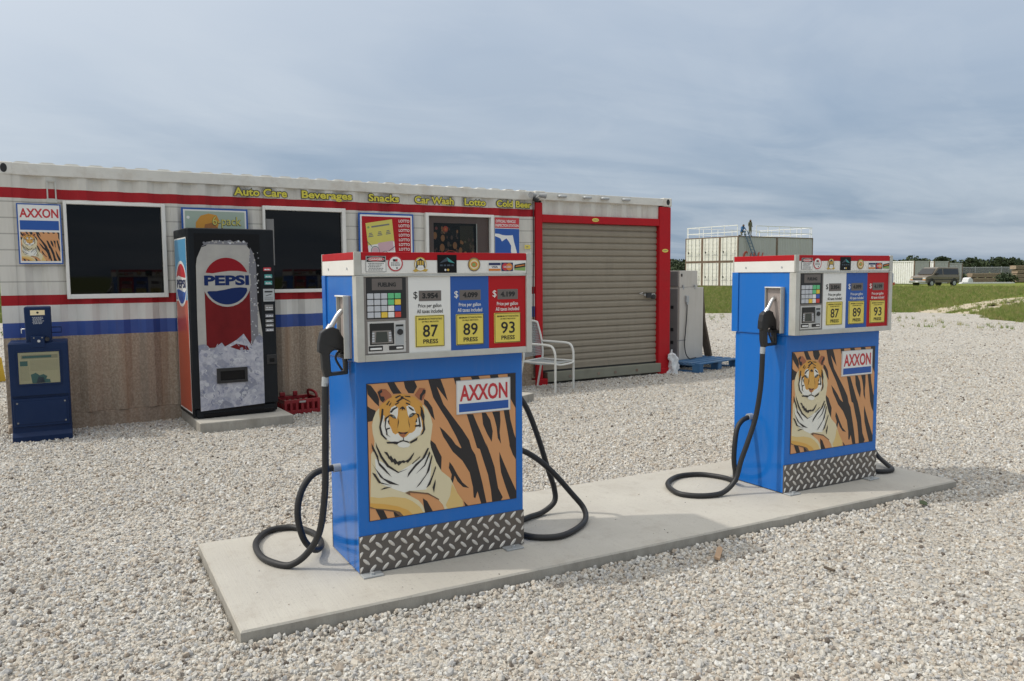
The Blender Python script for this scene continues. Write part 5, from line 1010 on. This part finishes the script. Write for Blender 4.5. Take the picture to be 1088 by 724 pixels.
# ------------------------------------------------------------------ pallet with the old air machine
MZ = R_(15)
pl = thing('wooden_pallet', (7.66, 5.84, 0), 'blue painted wooden pallet on gravel right of the roller door', 'pallet', MZ)
PW, PD = 1.12, 1.0
b = MB()
for k in range(7): y = k * (PD - .1) / 6; b.box(0, PW, y, y + .1, .122, .142, 'pallet_blue')
b.build('deck', pl, .004, 1)
for x in (0, PW / 2 - .05, PW - .1):
    b = MB(); b.box(x, x + .1, 0.002, PD - .002, .10, .1215, 'pallet_blue'); b.build('stringer_board', pl, .003, 1)
    for y in (0, PD / 2 - .07, PD - .14): b = MB(); b.box(x - .0 + .001, x + .099, y + .004, y + .14, .021, .0995, 'pallet_blue'); b.build('block', pl, .006, 1)
    b = MB(); b.box(x, x + .1, 0.002, PD - .002, .0, .0205, 'pallet_blue'); b.build('runner', pl, .003, 1)
rot = lambda x, y: Vector((7.66 + x * math.cos(MZ) - y * math.sin(MZ), 5.84 + x * math.sin(MZ) + y * math.cos(MZ), 0))
mp_ = rot(.21, .52)
am = thing('air_machine', (mp_.x, mp_.y, .142), 'tall beige metal cabinet with upper box standing on the blue pallet', 'machine', MZ)
b = MB(); b.box(0, .66, .0, .47, .0, 1.13, 'beige_metal'); b.build('cabinet', am, .008, 2)
b = MB(); b.box(.02, .52, .02, .44, 1.132, 1.395, 'beige_metal'); b.build('upper_box', am, .008, 2)
b = MB(); b.box(-.012, 0, .03, .44, .02, 1.11, 'machine_grey'); b.build('side_panel', am, .004, 1)
b = MB(); b.box(.005, .02, .04, .42, 1.15, 1.38, 'machine_grey'); b.build('upper_side_panel', am, .004, 1)
for x in (.1, .42):
    b = MB(); b.box(x - .012, x + .012, -.008, .02, 1.10, 1.17, 'galvanised'); b.build('latch', am, .002, 1)
b = MB(); b.box(.06, .085, .005, .02, 1.30, 1.345, 'black_plastic'); b.build('grip', am, .004, 1)
b = MB(); b.box(.14, .21, -.035, .0, .90, 1.0, 'galvanised'); b.cyl((.175, -.02, .90), (.175, -.02, .865), .018, 'galvanised', 12); b.build('outlet_box', am, .005, 2)
b = MB(); b.tube(smooth_path([(.175, -.02, .87), (.17, -.02, .7), (.14, -.02, .45), (.11, -.025, .25), (.11, -.05, .1), (.17, -.07, .02), (.28, -.06, .012), (.42, -.03, .012)], 6), .008, 'rubber', 8); b.build('cord', am)
for x, z_ in ((-.013, .80), (-.013, .45), (-.013, .25)): b = MB(); b.box(x - .012, x, .1, .15, z_, z_ + .05, 'black_plastic'); b.build('hinge', am, .003, 1)
b = MB(); b.tube([(.58, .12, 1.132), (.58, .12, 1.2), (.56, .1, 1.26)], .05, 'black_plastic', 12, True, [.055, .05, .03]); b.build('valve_cap', am)
b = MB(); b.box(-.05, .17, -.003, .0, .30, .315, 'machine_grey'); b.build('trim_strip', am)
bd = MB(); a_, c_ = rot(.885, .60), rot(1.0, .30); bd.beam((a_.x, a_.y, 1.25), (rot(.92, .58).x, rot(.92, .58).y, .72), .04, .15, 'old_wood', (0, 1, 0)); bd.beam((rot(.92, .58).x, rot(.92, .58).y, .73), (rot(1.04, .52).x, rot(1.04, .52).y, .15), .04, .15, 'old_wood', (0, 1, 0))
tag(bd.build('wood_board', None, .004, 1), 'dark weathered board leaning against the right side of the beige cabinet', 'board')
# white plastic jug / bag at the post foot
bg_ = MB(); r = random.Random(6); vs = []; fs_ = []; nn, mm = 18, 16
for i in range(mm):
    t = i / (mm - 1); z = .36 * t; q = (.085 - .03 * t) if t < .85 else .045 * (1.2 - t)
    for k in range(nn): a = 2 * math.pi * k / nn; w_ = q * (1 + .22 * math.sin(3 * a + 7 * t) + .14 * math.sin(5 * a - 11 * t) + r.uniform(-.12, .12)); vs.append((w_ * math.cos(a) + .02 * math.sin(5 * t), w_ * math.sin(a) * .8, z))
fs_ = [(i * nn + k, i * nn + (k + 1) % nn, (i + 1) * nn + (k + 1) % nn, (i + 1) * nn + k) for i in range(mm - 1) for k in range(nn)] + [tuple(range((mm - 1) * nn, mm * nn))]
bg_.add(vs, fs_, 'bag_plastic')
jb = bg_.build('plastic_bag'); jb.location = (7.32, 6.06, 0); tag(jb, 'crumpled white plastic bag on gravel at the foot of the red post', 'bag')
# ------------------------------------------------------------------ the far side of the lot
def far(u, d, z=0.):                                 # a point d metres ahead, u metres right of the viewing line
    p = CAM + HF * d + RGT * u; return Vector((p.x, p.y, z))
def ray_at(px):                                      # level sight line and its right-hand normal at a picture column
    q = (HF * 852.39 + RGT * (px - 544)).normalized(); return q, Vector((q.y, -q.x, 0))
def U(px, d): return (px - 544) / 852.39 * d
CL, CW, CH = 6.058, 2.438, 2.59
def far_container(loc, rz, label, group, mats=('far_cream', 'far_grey'), doors=True, cat='container', ln=CL):
    """x = along the length, door end at x = 0 facing -x"""
    t = thing('freight_container', loc, label, cat, rz, group)
    b = MB()
    for (o_, ax, nr, n) in (((.1, .02), (1, 0), (0, 1), ln - .2), ((.1, CW - .02), (1, 0), (0, -1), ln - .2)): corr_wall(b, 0, n, [(.12, mats[1]), (CH - .1, mats[1])], (), o_, ax, nr)
    b.box(ln - .06, ln - .02, .05, CW - .05, .1, CH - .1, mats[1]); b.box(.05, ln - .05, .05, CW - .05, CH - .08, CH - .03, mats[1]); b.build('body', t)
    b = MB()
    for x in (0, ln - .12):
        for y in (0, CW - .12): b.box(x, x + .12, y, y + .12, 0, CH - .004, 'rust_edge')
    b.build('corner_post', t)
    b = MB()
    for y in (0.002, CW - .102): b.box(.12, ln - .12, y, y + .1, .0, .12, 'rust_edge'); b.box(.12, ln - .12, y, y + .1, CH - .1, CH - .005, 'rust_edge')
    for x in (.002, ln - .102): b.box(x, x + .1, .12, CW - .12, .0, .1, 'rust_edge'); b.box(x, x + .1, .12, CW - .12, CH - .1, CH - .005, 'rust_edge')
    b.build('rail', t)
    if doors:
        for k in (0, 1):
            y0 = .12 + k * (CW - .24) / 2; y1 = y0 + (CW - .24) / 2 - .012
            b = MB(); b.box(.02, .07, y0, y1, .11, CH - .11, mats[0])
            for z in (.5, .95, 1.4, 1.85): b.box(.005, .02, y0 + .1, y1 - .1, z, z + .2, mats[0])
            d_ = b.build('door', t)
            for yy in (y0 + .28, y1 - .28):
                b = MB(); b.tube([(-.012, yy, .12), (-.012, yy, CH - .12)], .022, 'galvanised', 6); b.box(-.03, .0, yy - .04, yy + .04, 1.05, 1.12, 'rust_edge'); b.build('lock_rod', d_)
            p = Print(lambda u, w_, d: (.004 - d, u, w_)); p.rect(y0 + .12, y1 - .15, .62, .66, 'ink_grey', 0); p.rect(y0 + .14, y1 - .4, .76, .79, 'ink_grey', 0); p.rect(y0 + .12, y0 + .35, 2.1, 2.25, 'far_white', 0)
            if k == 1: p.disc(y0 + .75, 1.0, .11, 'ink', 1)
            p.build('door_marks', d_)
    return t
SD = 82.5; corner = far(U(783.4, SD), SD)
ang = R_(41)
rq, rs = ray_at(783.4); dirL = (rs * math.sin(ang) + rq * math.cos(ang)).normalized(); dirW = (-rs * math.cos(ang) + rq * math.sin(ang)).normalized()
rzS = math.atan2(dirL.y, dirL.x)
col_lbl = ['nearest the ladder corner', 'in the middle door column', 'at the left edge']
row_lbl = ['bottom', 'top']
for lv in (0, 1):
    for k in range(3):
        p0 = corner + dirW * (k * (CW + .03)) + Vector((0, 0, lv * (CH + .02)))
        far_container(p0, rzS, '%s-row white freight container of the stack, %s' % (row_lbl[lv], col_lbl[k]), 'stacked freight containers far off', ('far_cream', 'far_grey' if k == 0 else 'far_white'))
    p0 = corner + dirL * (CL + .05) + Vector((0, 0, lv * (CH + .02)))
    far_container(p0, rzS, '%s grey freight container of the stack, long side showing behind the right pump' % ('lower' if lv == 0 else 'upper'), 'stacked freight containers far off', ('far_grey', 'far_grey'), False)
    for k in (1, 2):
        p0 = corner + dirL * (CL + .05) + dirW * (k * (CW + .03)) + Vector((0, 0, lv * (CH + .02)))
TOPZ = 2 * CH + .03
nS = -dirW                                           # outward normal of the long side
# graffiti on the long side
gm = MB(); r = random.Random(2)
def onside(s, z): p = corner + dirL * s + nS * .012; return Vector((p.x, p.y, z))
for s0, z0 in ((1.1, 3.2), (2.3, 3.2), (2.9, 3.15), (3.5, 3.1)):
    a = [onside(s0 + .35 * math.cos(t * .7 + s0), z0 + .42 * math.sin(t * 1.1 + s0) ) for t in range(8)]
    gm.tube(smooth_path(a, 4), .05, 'graffiti_red', 6)
gr_ = gm.build('graffiti'); gpar = [o for o in COL.objects if o.name.startswith('freight_container') and 'top-row' in o['label'] and 'ladder' in o['label']][0]
gr_.parent = gpar; bpy.context.view_layer.update(); gr_.matrix_parent_inverse = gpar.matrix_world.inverted()
# guard rails on the stack
def guard(a, b_, n, label):
    t = thing('guard_rail', a, label, 'railing'); A = Vector((0, 0, 0)); B = b_ - a
    for k in range(n + 1):
        q = A + (B - A) * k / n; m_ = MB(); m_.beam(q, q + Vector((0, 0, 1.12)), .05, .05, 'far_white'); m_.build('post', t)
    for z in (.42, 1.08):
        m_ = MB(); m_.beam(A + Vector((0, 0, z)), B + Vector((0, 0, z)), .06, .075, 'far_white'); m_.build('rail', t)
zt = Vector((0, 0, TOPZ))
guard(corner + dirL * .12 + dirW * .2 + zt, corner + dirL * .12 + dirW * 7.2 + zt, 4, 'white guard rail above the stacked container doors, left of the people')
guard(corner + dirL * 2.9 + dirW * .12 + zt, corner + dirL * 12.05 + dirW * .12 + zt, 5, 'white guard rail along the long roof edge right of the people')
guard(corner + dirL * 12.0 + dirW * .3 + zt, corner + dirL * 12.0 + dirW * 7.2 + zt, 4, 'white guard rail across the back end of the stack roof')
guard(corner + dirL * .3 + dirW * 7.25 + zt, corner + dirL * 12.0 + dirW * 7.25 + zt, 5, 'white guard rail on the far long edge of the stack roof')
ld = thing('ladder', corner + nS * 1.1 + dirL * 3.0, 'bluish ladder leaning against the grey long side of the container stack', 'ladder')
topv = dirL * -1.9 + nS * -1.06 + Vector((0, 0, TOPZ + .5))
for s in (-.26, .26):
    b = MB(); b.beam(dirL * s, dirL * s + topv, .07, .09, 'ladder_blue'); b.build('side_rail', ld)
for k in range(1, 18):
    b = MB(); q = topv * (k / 18.); b.beam(dirL * -.26 + q, dirL * .26 + q, .045, .045, 'ladder_blue'); b.build('rung', ld)
def person(loc, rz, label, pose, top, legs):
    """one skinned body grown from joints, clothes split by height"""
    J = pose; names = list(J)
    E = [('pelvis', 'chest'), ('chest', 'neck'), ('neck', 'head'), ('head', 'crown'), ('chest', 'sh_l'), ('sh_l', 'el_l'), ('el_l', 'ha_l'), ('chest', 'sh_r'), ('sh_r', 'el_r'), ('el_r', 'ha_r'),
         ('pelvis', 'hip_l'), ('hip_l', 'kn_l'), ('kn_l', 'an_l'), ('an_l', 'to_l'), ('pelvis', 'hip_r'), ('hip_r', 'kn_r'), ('kn_r', 'an_r'), ('an_r', 'to_r')]
    RAD = dict(pelvis=.15, chest=.16, neck=.06, head=.10, crown=.085, sh=.085, el=.055, ha=.045, hip=.105, kn=.07, an=.05, to=.045)
    me = bpy.data.meshes.new('person'); me.from_pydata([J[n] for n in names], [(names.index(a), names.index(c)) for a, c in E], [])
    o = bpy.data.objects.new('person', me); COL.objects.link(o)
    o.modifiers.new('skin', 'SKIN'); sv = me.skin_vertices[0].data
    for i, n in enumerate(names): q = RAD[n.split('_')[0]]; sv[i].radius = (q, q * (.8 if n in ('pelvis', 'chest') else 1))
    sv[names.index('pelvis')].use_root = True
    sb = o.modifiers.new('sub', 'SUBSURF'); sb.levels = sb.render_levels = 2
    bpy.context.view_layer.update(); dg = bpy.context.evaluated_depsgraph_get()
    nm = bpy.data.meshes.new_from_object(o.evaluated_get(dg)); o.modifiers.clear(); o.data = nm; nm.name = 'person'
    nm.materials.clear()
    for m in ('skin', top, legs, 'hair_dark'): nm.materials.append(MATS[m])
    hips, nk, hd = Vector(J['pelvis']).z, Vector(J['neck']).z, Vector(J['head'])
    hands = [Vector(J['ha_l']), Vector(J['ha_r'])]; feet = [Vector(J[k]) for k in ('an_l', 'to_l', 'an_r', 'to_r')]
    for f in nm.polygons:
        c = f.center; f.use_smooth = True
        if c.z > nk: f.material_index = 3 if (c.z > hd.z + .03 or c.y > hd.y + .03) else 0
        elif min((c - h).length for h in hands) < .09: f.material_index = 0
        elif min((c - q).length for q in feet) < .12: f.material_index = 3
        else: f.material_index = 1 if c.z > hips + .02 else 2
    o.location = loc; o.rotation_euler.z = rz; tag(o, label, 'person'); return o
ST = dict(pelvis=(0, 0, .95), chest=(0, 0, 1.32), neck=(0, -.01, 1.5), head=(0, -.03, 1.62), crown=(0, -.02, 1.74), sh_l=(.19, 0, 1.42), el_l=(.26, .02, 1.14), ha_l=(.2, -.14, .98), sh_r=(-.19, 0, 1.42), el_r=(-.27, .0, 1.15), ha_r=(-.24, -.1, .92),
          hip_l=(.1, 0, .9), kn_l=(.13, -.02, .5), an_l=(.14, .02, .07), to_l=(.15, -.15, .045), hip_r=(-.1, 0, .9), kn_r=(-.13, -.03, .5), an_r=(-.15, .02, .07), to_r=(-.17, -.15, .045))
CR = dict(pelvis=(0, .1, .42), chest=(0, -.06, .78), neck=(0, -.12, .96), head=(0, -.17, 1.07), crown=(0, -.17, 1.19), sh_l=(.19, -.08, .88), el_l=(.25, -.24, .66), ha_l=(.16, -.40, .58), sh_r=(-.19, -.08, .88), el_r=(-.26, -.22, .66), ha_r=(-.2, -.40, .56),
          hip_l=(.1, .08, .4), kn_l=(.15, -.30, .48), an_l=(.15, -.16, .07), to_l=(.16, -.32, .045), hip_r=(-.1, .08, .4), kn_r=(-.14, -.12, .09), an_r=(-.14, .28, .07), to_r=(-.14, .36, .045))
rzP = math.atan2(nS.y, nS.x) + R_(90)
person(corner + dirL * 2.5 + dirW * .6 + zt, rzP, 'person in camouflage clothes standing upright on the roof of the container stack', ST, 'camo', 'camo')
person(corner + dirL * 1.0 + dirW * .35 + zt, rzP, 'person in a blue shirt crouching at the head of the ladder on the container roof', CR, 'shirt_blue', 'camo')

# row of single containers beyond the van
def far_box(px0, px1, d, ln, label, mat, h=2.59, rz=0., name='freight_container', cat='container', post=True, side='far_shade_grey'):
    a, c = far(U(px0, d), d), far(U(px1, d), d); w_ = (c - a).length
    t = thing(name, a, label, cat, math.atan2(RGT.y, RGT.x) + rz)
    b = MB(); b.box(.08, w_ - .08, .03, ln, .05, h - .03, mat)
    for k in range(int(w_ / .28)): b.box(.1 + k * .28, .1 + k * .28 + .12, .0, .03, .15, h - .12, mat)
    b.build('body', t)
    b = MB()
    for x in (0, w_ - .1): b.box(x, x + .1, -.02, .1, 0, h, 'rust_edge')
    b.build('corner_post', t); b = MB(); b.box(.1, w_ - .1, -.02, .1, h - .1, h + .002, 'rust_edge'); b.box(.1, w_ - .1, -.02, .1, .0, .12, 'rust_edge'); b.build('rail', t); return t
rq, rs = ray_at(970); ca, sa = math.cos(R_(40)), math.sin(R_(40))
wL = (-rs * ca + rq * sa).normalized(); wW = (rs * sa + rq * ca).normalized()          # along the pale long side (going left), along the end wall (going right)
def far_box(px, d, ln, wd, label, mat, endm, h=2.59):
    c = far(U(px, d), d); t = thing('freight_container', c, label, 'container', math.atan2(wW.y, wW.x))
    # local x = along the end wall to the right, local y = along the long side to the left
    b = MB(); b.box(.09, wd - .09, .06, ln - .06, .06, h - .04, mat); b.build('body', t)
    b = MB(); k = 0.
    while k < ln - .4: b.box(.03, .09, .14 + k, .28 + k, .14, h - .14, mat); k += .28
    b.build('side_panel', t)
    b = MB(); k = 0.
    while k < wd - .4: b.box(.14 + k, .26 + k, .02, .06, .14, h - .14, endm); k += .26
    b.box(.1, wd - .1, .045, .06, .12, h - .12, endm); b.build('end_wall', t)
    for x in (0, wd - .11):
        for y in (0, ln - .11): b = MB(); b.box(x, x + .11, y, y + .11, 0, h, 'rust_edge'); b.build('corner_post', t)
    b = MB(); b.box(.11, wd - .11, .0, .1, h - .11, h - .002, 'far_grey'); b.build('end_rail', t); b = MB(); b.box(.0, .1, .11, ln - .11, h - .11, h - .002, 'far_white'); b.build('side_rail', t)
    return t
far_box(970.5, 88.5, 6.06, 2.44, 'bright white container behind the van nose, right of the farther pump', 'far_white', 'far_grey')  # grey end wall: shade put into the colour of a white container
far_box(991.5, 92.5, 6.06, 2.44, 'white container with its end toned grey for shade behind the van windscreen', 'far_white', 'far_grey')  # white container too, its shaded end coloured grey
far_box(1007, 97, 6.06, 2.44, 'dull grey container behind the rear of the van', 'far_shade_grey', 'far_grey', 2.4)
# blue drum at the white container
dm = thing('oil_drum', far(U(945.5, 86), 86), 'blue drum on a red base in front of the white container', 'drum')
b = MB(); b.cyl((0, 0, .3), (0, 0, 1.25), .28, 'label_blue', 16); b.tube([(0, 0, .6), (0, 0, .63)], .295, 'label_blue', 16); b.tube([(0, 0, .92), (0, 0, .95)], .295, 'label_blue', 16); b.build('body', dm)
b = MB(); b.box(-.35, .35, -.3, .3, 0, .29, 'graffiti_red'); b.build('base', dm)

# ------------------------------------------------------------------ van
VDist = 77.; vl = far(U(991, VDist), VDist)
rq, rs = ray_at(990.5); vdir = (-rs * .62 - rq * .785).normalized()             # nose towards the left and the viewer
van = thing('passenger_van', vl - vdir * .2, 'tan passenger van parked on the grass in front of the white containers', 'van', math.atan2(vdir.y, vdir.x)); van.scale = (.88, .88, .87)
# local: x forward, y left, z up; length 5.2, width 2.0
prof = [(-2.6, .45), (-2.62, 1.0), (-2.58, 1.95), (-2.45, 2.06), (.55, 2.1), (.85, 2.0), (1.62, 1.28), (2.45, 1.1), (2.6, .98), (2.62, .45)]
b = MB(); 
def loft(b, prof, hw, taper, m):
    vs = []
    for s in (-1, 1):
        for x, z in prof: vs.append((x, s * (hw - taper * max(0, z - 1.15)), z))
    n = len(prof); fs = [(k, (k + 1) % n, n + (k + 1) % n, n + k) for k in range(n)]
    tri = tessellate_polygon([[Vector((x, z, 0)) for x, z in prof]]); fs += [tuple(t) for t in tri] + [tuple(k + n for k in t)[::-1] for t in tri]
    b.add(vs, fs, m)
loft(b, prof, 1.0, .16, 'van_tan'); b.build('body', van, .06, 3)
def vp(x, z, s, off=.012): return (x, s * (1.0 - .16 * max(0, z - 1.15) + off), z)
for s in (-1, 1):
    for name, q in (('side_window', [(-2.42, 1.3), (-2.4, 1.9), (-.1, 1.93), (-.1, 1.3)]), ('door_window', [(.05, 1.3), (.05, 1.93), (.62, 1.9), (1.3, 1.3)])):
        b = MB(); b.add([vp(x, z, s) for x, z in q] + [vp(x, z, s, -.01) for x, z in q], [(0, 1, 2, 3), (0, 4, 5, 1), (1, 5, 6, 2), (2, 6, 7, 3), (3, 7, 4, 0)], 'van_glass'); b.build(name, van)
    b = MB(); b.box(1.0, 1.12, s * 1.0 + (.02 if s > 0 else -.24), s * 1.0 + (.24 if s > 0 else -.02), 1.25, 1.5, 'van_trim'); b.build('mirror', van, .02, 2)
    b = MB(); b.box(-2.5, 2.45, s * 1.002 - .012, s * 1.002 + .012, .72, .80, 'van_trim'); b.build('side_moulding', van)
    b = MB(); b.box(2.6, 2.66, s * .78 - .18, s * .78 + .18, .80, .98, 'van_lamp'); b.build('headlight', van, .015, 2)
    b = MB(); b.box(2.6, 2.655, s * .78 - .18, s * .78 + .18, .70, .79, 'amber_lens'); b.build('turn_signal', van, .01, 2)
    for x in (1.75, -1.75):
        wl = MB(); wl.cyl((x, s * .78, .37), (x, s * 1.03, .37), .37, 'rubber', 24); w_ = wl.build('wheel', van, .03, 2)
        wl = MB(); wl.cyl((x, s * 1.02, .37), (x, s * 1.045, .37), .22, 'galvanised', 20); wl.cyl((x, s * 1.03, .37), (x, s * 1.065, .37), .07, 'chrome', 12); wl.build('hub_cap', w_)
        wl = MB(); wl.tube([(x + .47 * math.cos(a), s * 1.0, .40 + .47 * math.sin(a)) for a in [math.pi * k / 12 for k in range(13)]], .045, 'van_trim', 6); wl.build('wheel_arch', van)
b = MB(); b.add([(.90, -.80, 1.95), (.90, .80, 1.95), (1.60, .92, 1.33), (1.60, -.92, 1.33)], [(0, 1, 2, 3)], 'van_glass'); 
for v_ in range(4): x, y, z = b.v[v_]; b.v[v_] = (x + .035, y, z + .03)
b.build('windscreen', van)
b = MB(); b.box(2.6, 2.64, -.58, .58, .72, .98, 'van_trim'); 
b.box(2.64, 2.65, -.56, .56, .83, .87, 'chrome'); b.build('grille', van, .01, 2)
b = MB(); b.box(2.55, 2.76, -.98, .98, .42, .66, 'chrome'); b.build('bumper', van, .04, 3)
b = MB(); b.box(2.765, 2.775, -.16, .16, .48, .62, 'plate_white'); b.build('number_plate', van)
b = MB(); b.box(-2.75, -2.58, -.95, .95, .42, .64, 'chrome'); b.build('rear_bumper', van, .04, 3)
b = MB(); b.add([(-2.63, -.75, 1.3), (-2.63, .75, 1.3), (-2.62, .7, 1.88), (-2.62, -.7, 1.88)], [(0, 1, 2, 3)], 'van_glass'); b.build('rear_window', van)

# ------------------------------------------------------------------ chain link fence, stacks and scrub along the far edge
fa, fb = far(U(1008, 102), 102), far(U(1420, 96), 96)
fn_ = thing('chain_link_fence', fa, 'grey chain link fence along the far edge of the grass', 'fence', math.atan2(fb.y - fa.y, fb.x - fa.x)); FL = (fb - fa).length
b = MB(); b.box(0, FL, -.004, .004, .05, 1.85, 'chain_link'); b.build('wire_mesh', fn_)
b = MB(); b.tube([(0, .03, 1.87), (FL, .03, 1.87)], .03, 'galvanised', 8); b.build('top_rail', fn_)
for k in range(int(FL / 3.05) + 1): b = MB(); b.tube([(k * 3.05, .04, 0), (k * 3.05, .04, 2.0)], .045, 'galvanised', 8); b.build('post', fn_)
def stack(px0, px1, d, h, n, label, name='lumber_stack', cat='lumber stack'):
    a, c = far(U(px0, d), d), far(U(px1, d), d); t = thing(name, a, label, cat, math.atan2(RGT.y, RGT.x)); w_ = (c - a).length; hh = h / n; r = random.Random(int(px0))
    for k in range(n):
        b = MB(); o_ = r.uniform(-.15, .15); b.box(o_, w_ + o_, 0, 1.2, k * hh + .08, (k + 1) * hh, 'lumber')
        for q in range(6): b.box(o_ - .01, w_ + o_ + .01, -.012, 0, k * hh + .1 + q * (hh - .12) / 6, k * hh + .1 + q * (hh - .12) / 6 + .02, 'old_wood')
        for q in range(4): b.box(.3 + q * (w_ - .7) / 3, .45 + q * (w_ - .7) / 3, .02, 1.18, k * hh, k * hh + .08, 'old_wood')
        b.build('bundle', t)
stack(1033, 1065, 98, 1.15, 2, 'low long tan timber stack by the fence right of the van')
stack(1079, 1106, 97, 2.05, 4, 'taller tan timber stack by the fence at the right edge')
wb = MB(); wb.prism([(0, 0), (6.2, 0), (6.0, .14), (.2, .16)], -.3, .3, 'tarp_white'); wo = wb.build('white_plank'); q = far(U(1019, 92), 92); wo.location = q; wo.rotation_euler.z = math.atan2(RGT.y, RGT.x); tag(wo, 'long white plank lying in the grass behind the van rear', 'plank')
wb = MB(); wb.prism([(-.6, 0), (.6, 0), (.5, .45), (.1, .7), (-.3, .6)], -.4, .4, 'tarp_white'); wo = wb.build('white_sack', None, .08, 3); q = far(U(1027, 94), 94); wo.location = q; tag(wo, 'white sack heap in the grass between van and timber stack', 'sack')

def foliage(name, blobs, n, size, mat='leaf', parent=None, seed=1):
    """leaf-sized faces spread through the volume of many uneven blobs"""
    r = random.Random(seed); vs = []; fs = []
    tot = sum(b_[3] * b_[4] * b_[5] for b_ in blobs) or 1
    for (x, y, z, rx, ry, rz) in blobs:
        k = max(6, int(n * rx * ry * rz / tot))
        for _ in range(k):
            while True:
                p = Vector((r.uniform(-1, 1), r.uniform(-1, 1), r.uniform(-1, 1)))
                if .25 < p.length < 1.: break
            c = Vector((x + p.x * rx, y + p.y * ry, z + p.z * rz)); s = size * r.uniform(.5, 1.3)
            a = Vector((r.gauss(0, 1), r.gauss(0, 1), r.gauss(0, 1))).normalized(); u = a.orthogonal().normalized() * s; w_ = a.cross(u).normalized() * s * .7
            o_ = len(vs); vs += [c - u, c - w_ * .8, c + u, c + w_]; fs.append((o_, o_ + 1, o_ + 2, o_ + 3))
    me = bpy.data.meshes.new(name); me.from_pydata([tuple(v) for v in vs], [], fs); me.materials.append(MATS[mat])
    o = bpy.data.objects.new(name, me); COL.objects.link(o)
    if parent: o.parent = parent
    return o
r = random.Random(31); bl = []
for k in range(420):
    a = -44 + 88 * k / 420 + r.uniform(-.15, .15); d = r.uniform(285, 330); u = d * math.tan(R_(a)); p = far(u, d)
    amp = .5 + .5 * math.sin(a * .9) * math.sin(a * .37 + 1)
    h = 4.0 + 1.6 * r.random() + 1.3 * amp; bl.append((p.x, p.y, h * .5, r.uniform(2., 3.6), r.uniform(2., 3.6), h * .55))
tl = foliage('tree_line', bl, 120000, .6, seed=3); tag(tl, kind='stuff')
def tree(loc, h, cr, label, seed, name='pine_tree', cat='tree', group=None):
    t = thing(name, loc, label, cat, 0, group); r = random.Random(seed)
    b = MB(); b.tube([(0, 0, 0), (r.uniform(-.1, .1), r.uniform(-.1, .1), h * .5), (r.uniform(-.2, .2), 0, h * .95)], .2, 'bark', 8, True, [.05 * cr + .1, .04 * cr + .05, .03]); 
    for k in range(7):
        z = h * r.uniform(.5, .85); a = r.uniform(0, 6.28); b.tube([(0, 0, z), (math.cos(a) * cr * .6, math.sin(a) * cr * .6, z + cr * .25)], .05, 'bark', 6, True, [.07, .02])
    b.build('trunk', t)
    B = []
    for k in range(12):
        z = h * r.uniform(.45, .95); q = cr * (1.15 - z / h) * 1.5; a = r.uniform(0, 6.28)
        B.append((math.cos(a) * q * r.random(), math.sin(a) * q * r.random(), z, cr * r.uniform(.3, .6), cr * r.uniform(.3, .6), cr * r.uniform(.22, .4)))
    foliage('crown', B, 1500, .11 * cr, 'leaf', t, seed)
for k, (px, h, cr, lb) in enumerate(((1029.5, 5.9, 2.6, 'round dark tree rising above the tree line right of the van'), (1061, 6.0, 2.2, 'tall dark pine standing above the tree line over the timber stack'), (1074, 5.7, 2.2, 'dark tree above the tree line near the right picture edge'), (996, 6.4, 2.2, 'dark tree rising behind the van roof, left of two'), (1001.5, 6.3, 2.3, 'dark tree rising behind the van roof, right of two'))):
    tree(far(U(px, 280), 280), h, cr, lb, 40 + k)
for k, (px, d, h, lb) in enumerate(((721, 130, 3.4, 'dark bush between the air machine and the container stack'), (714, 136, 3.6, 'dark bush right behind the red post of the roller door container'))):
    t = thing('bush', far(U(px, d), d), lb, 'bush', 0); foliage('foliage', [(r.uniform(-1.3, 1.3), r.uniform(-1, 1), h * r.uniform(.25, .7), 1.1, 1.1, h * .3) for _ in range(9)], 1800, .22, 'leaf', t, 70 + k)
for k, (px, d, h, lb) in enumerate(((1024, 100, 1.2, 'low green shrub by the fence just right of the van'), (1067, 95, 1.3, 'low green shrub between the two timber stacks'))):
    t = thing('shrub', far(U(px, d), d), lb, 'shrub', 0); foliage('foliage', [(r.uniform(-1, 1), r.uniform(-.6, .6), h * r.uniform(.2, .6), .6, .6, h * .4) for _ in range(7)], 900, .14, 'leaf', t, 80 + k)
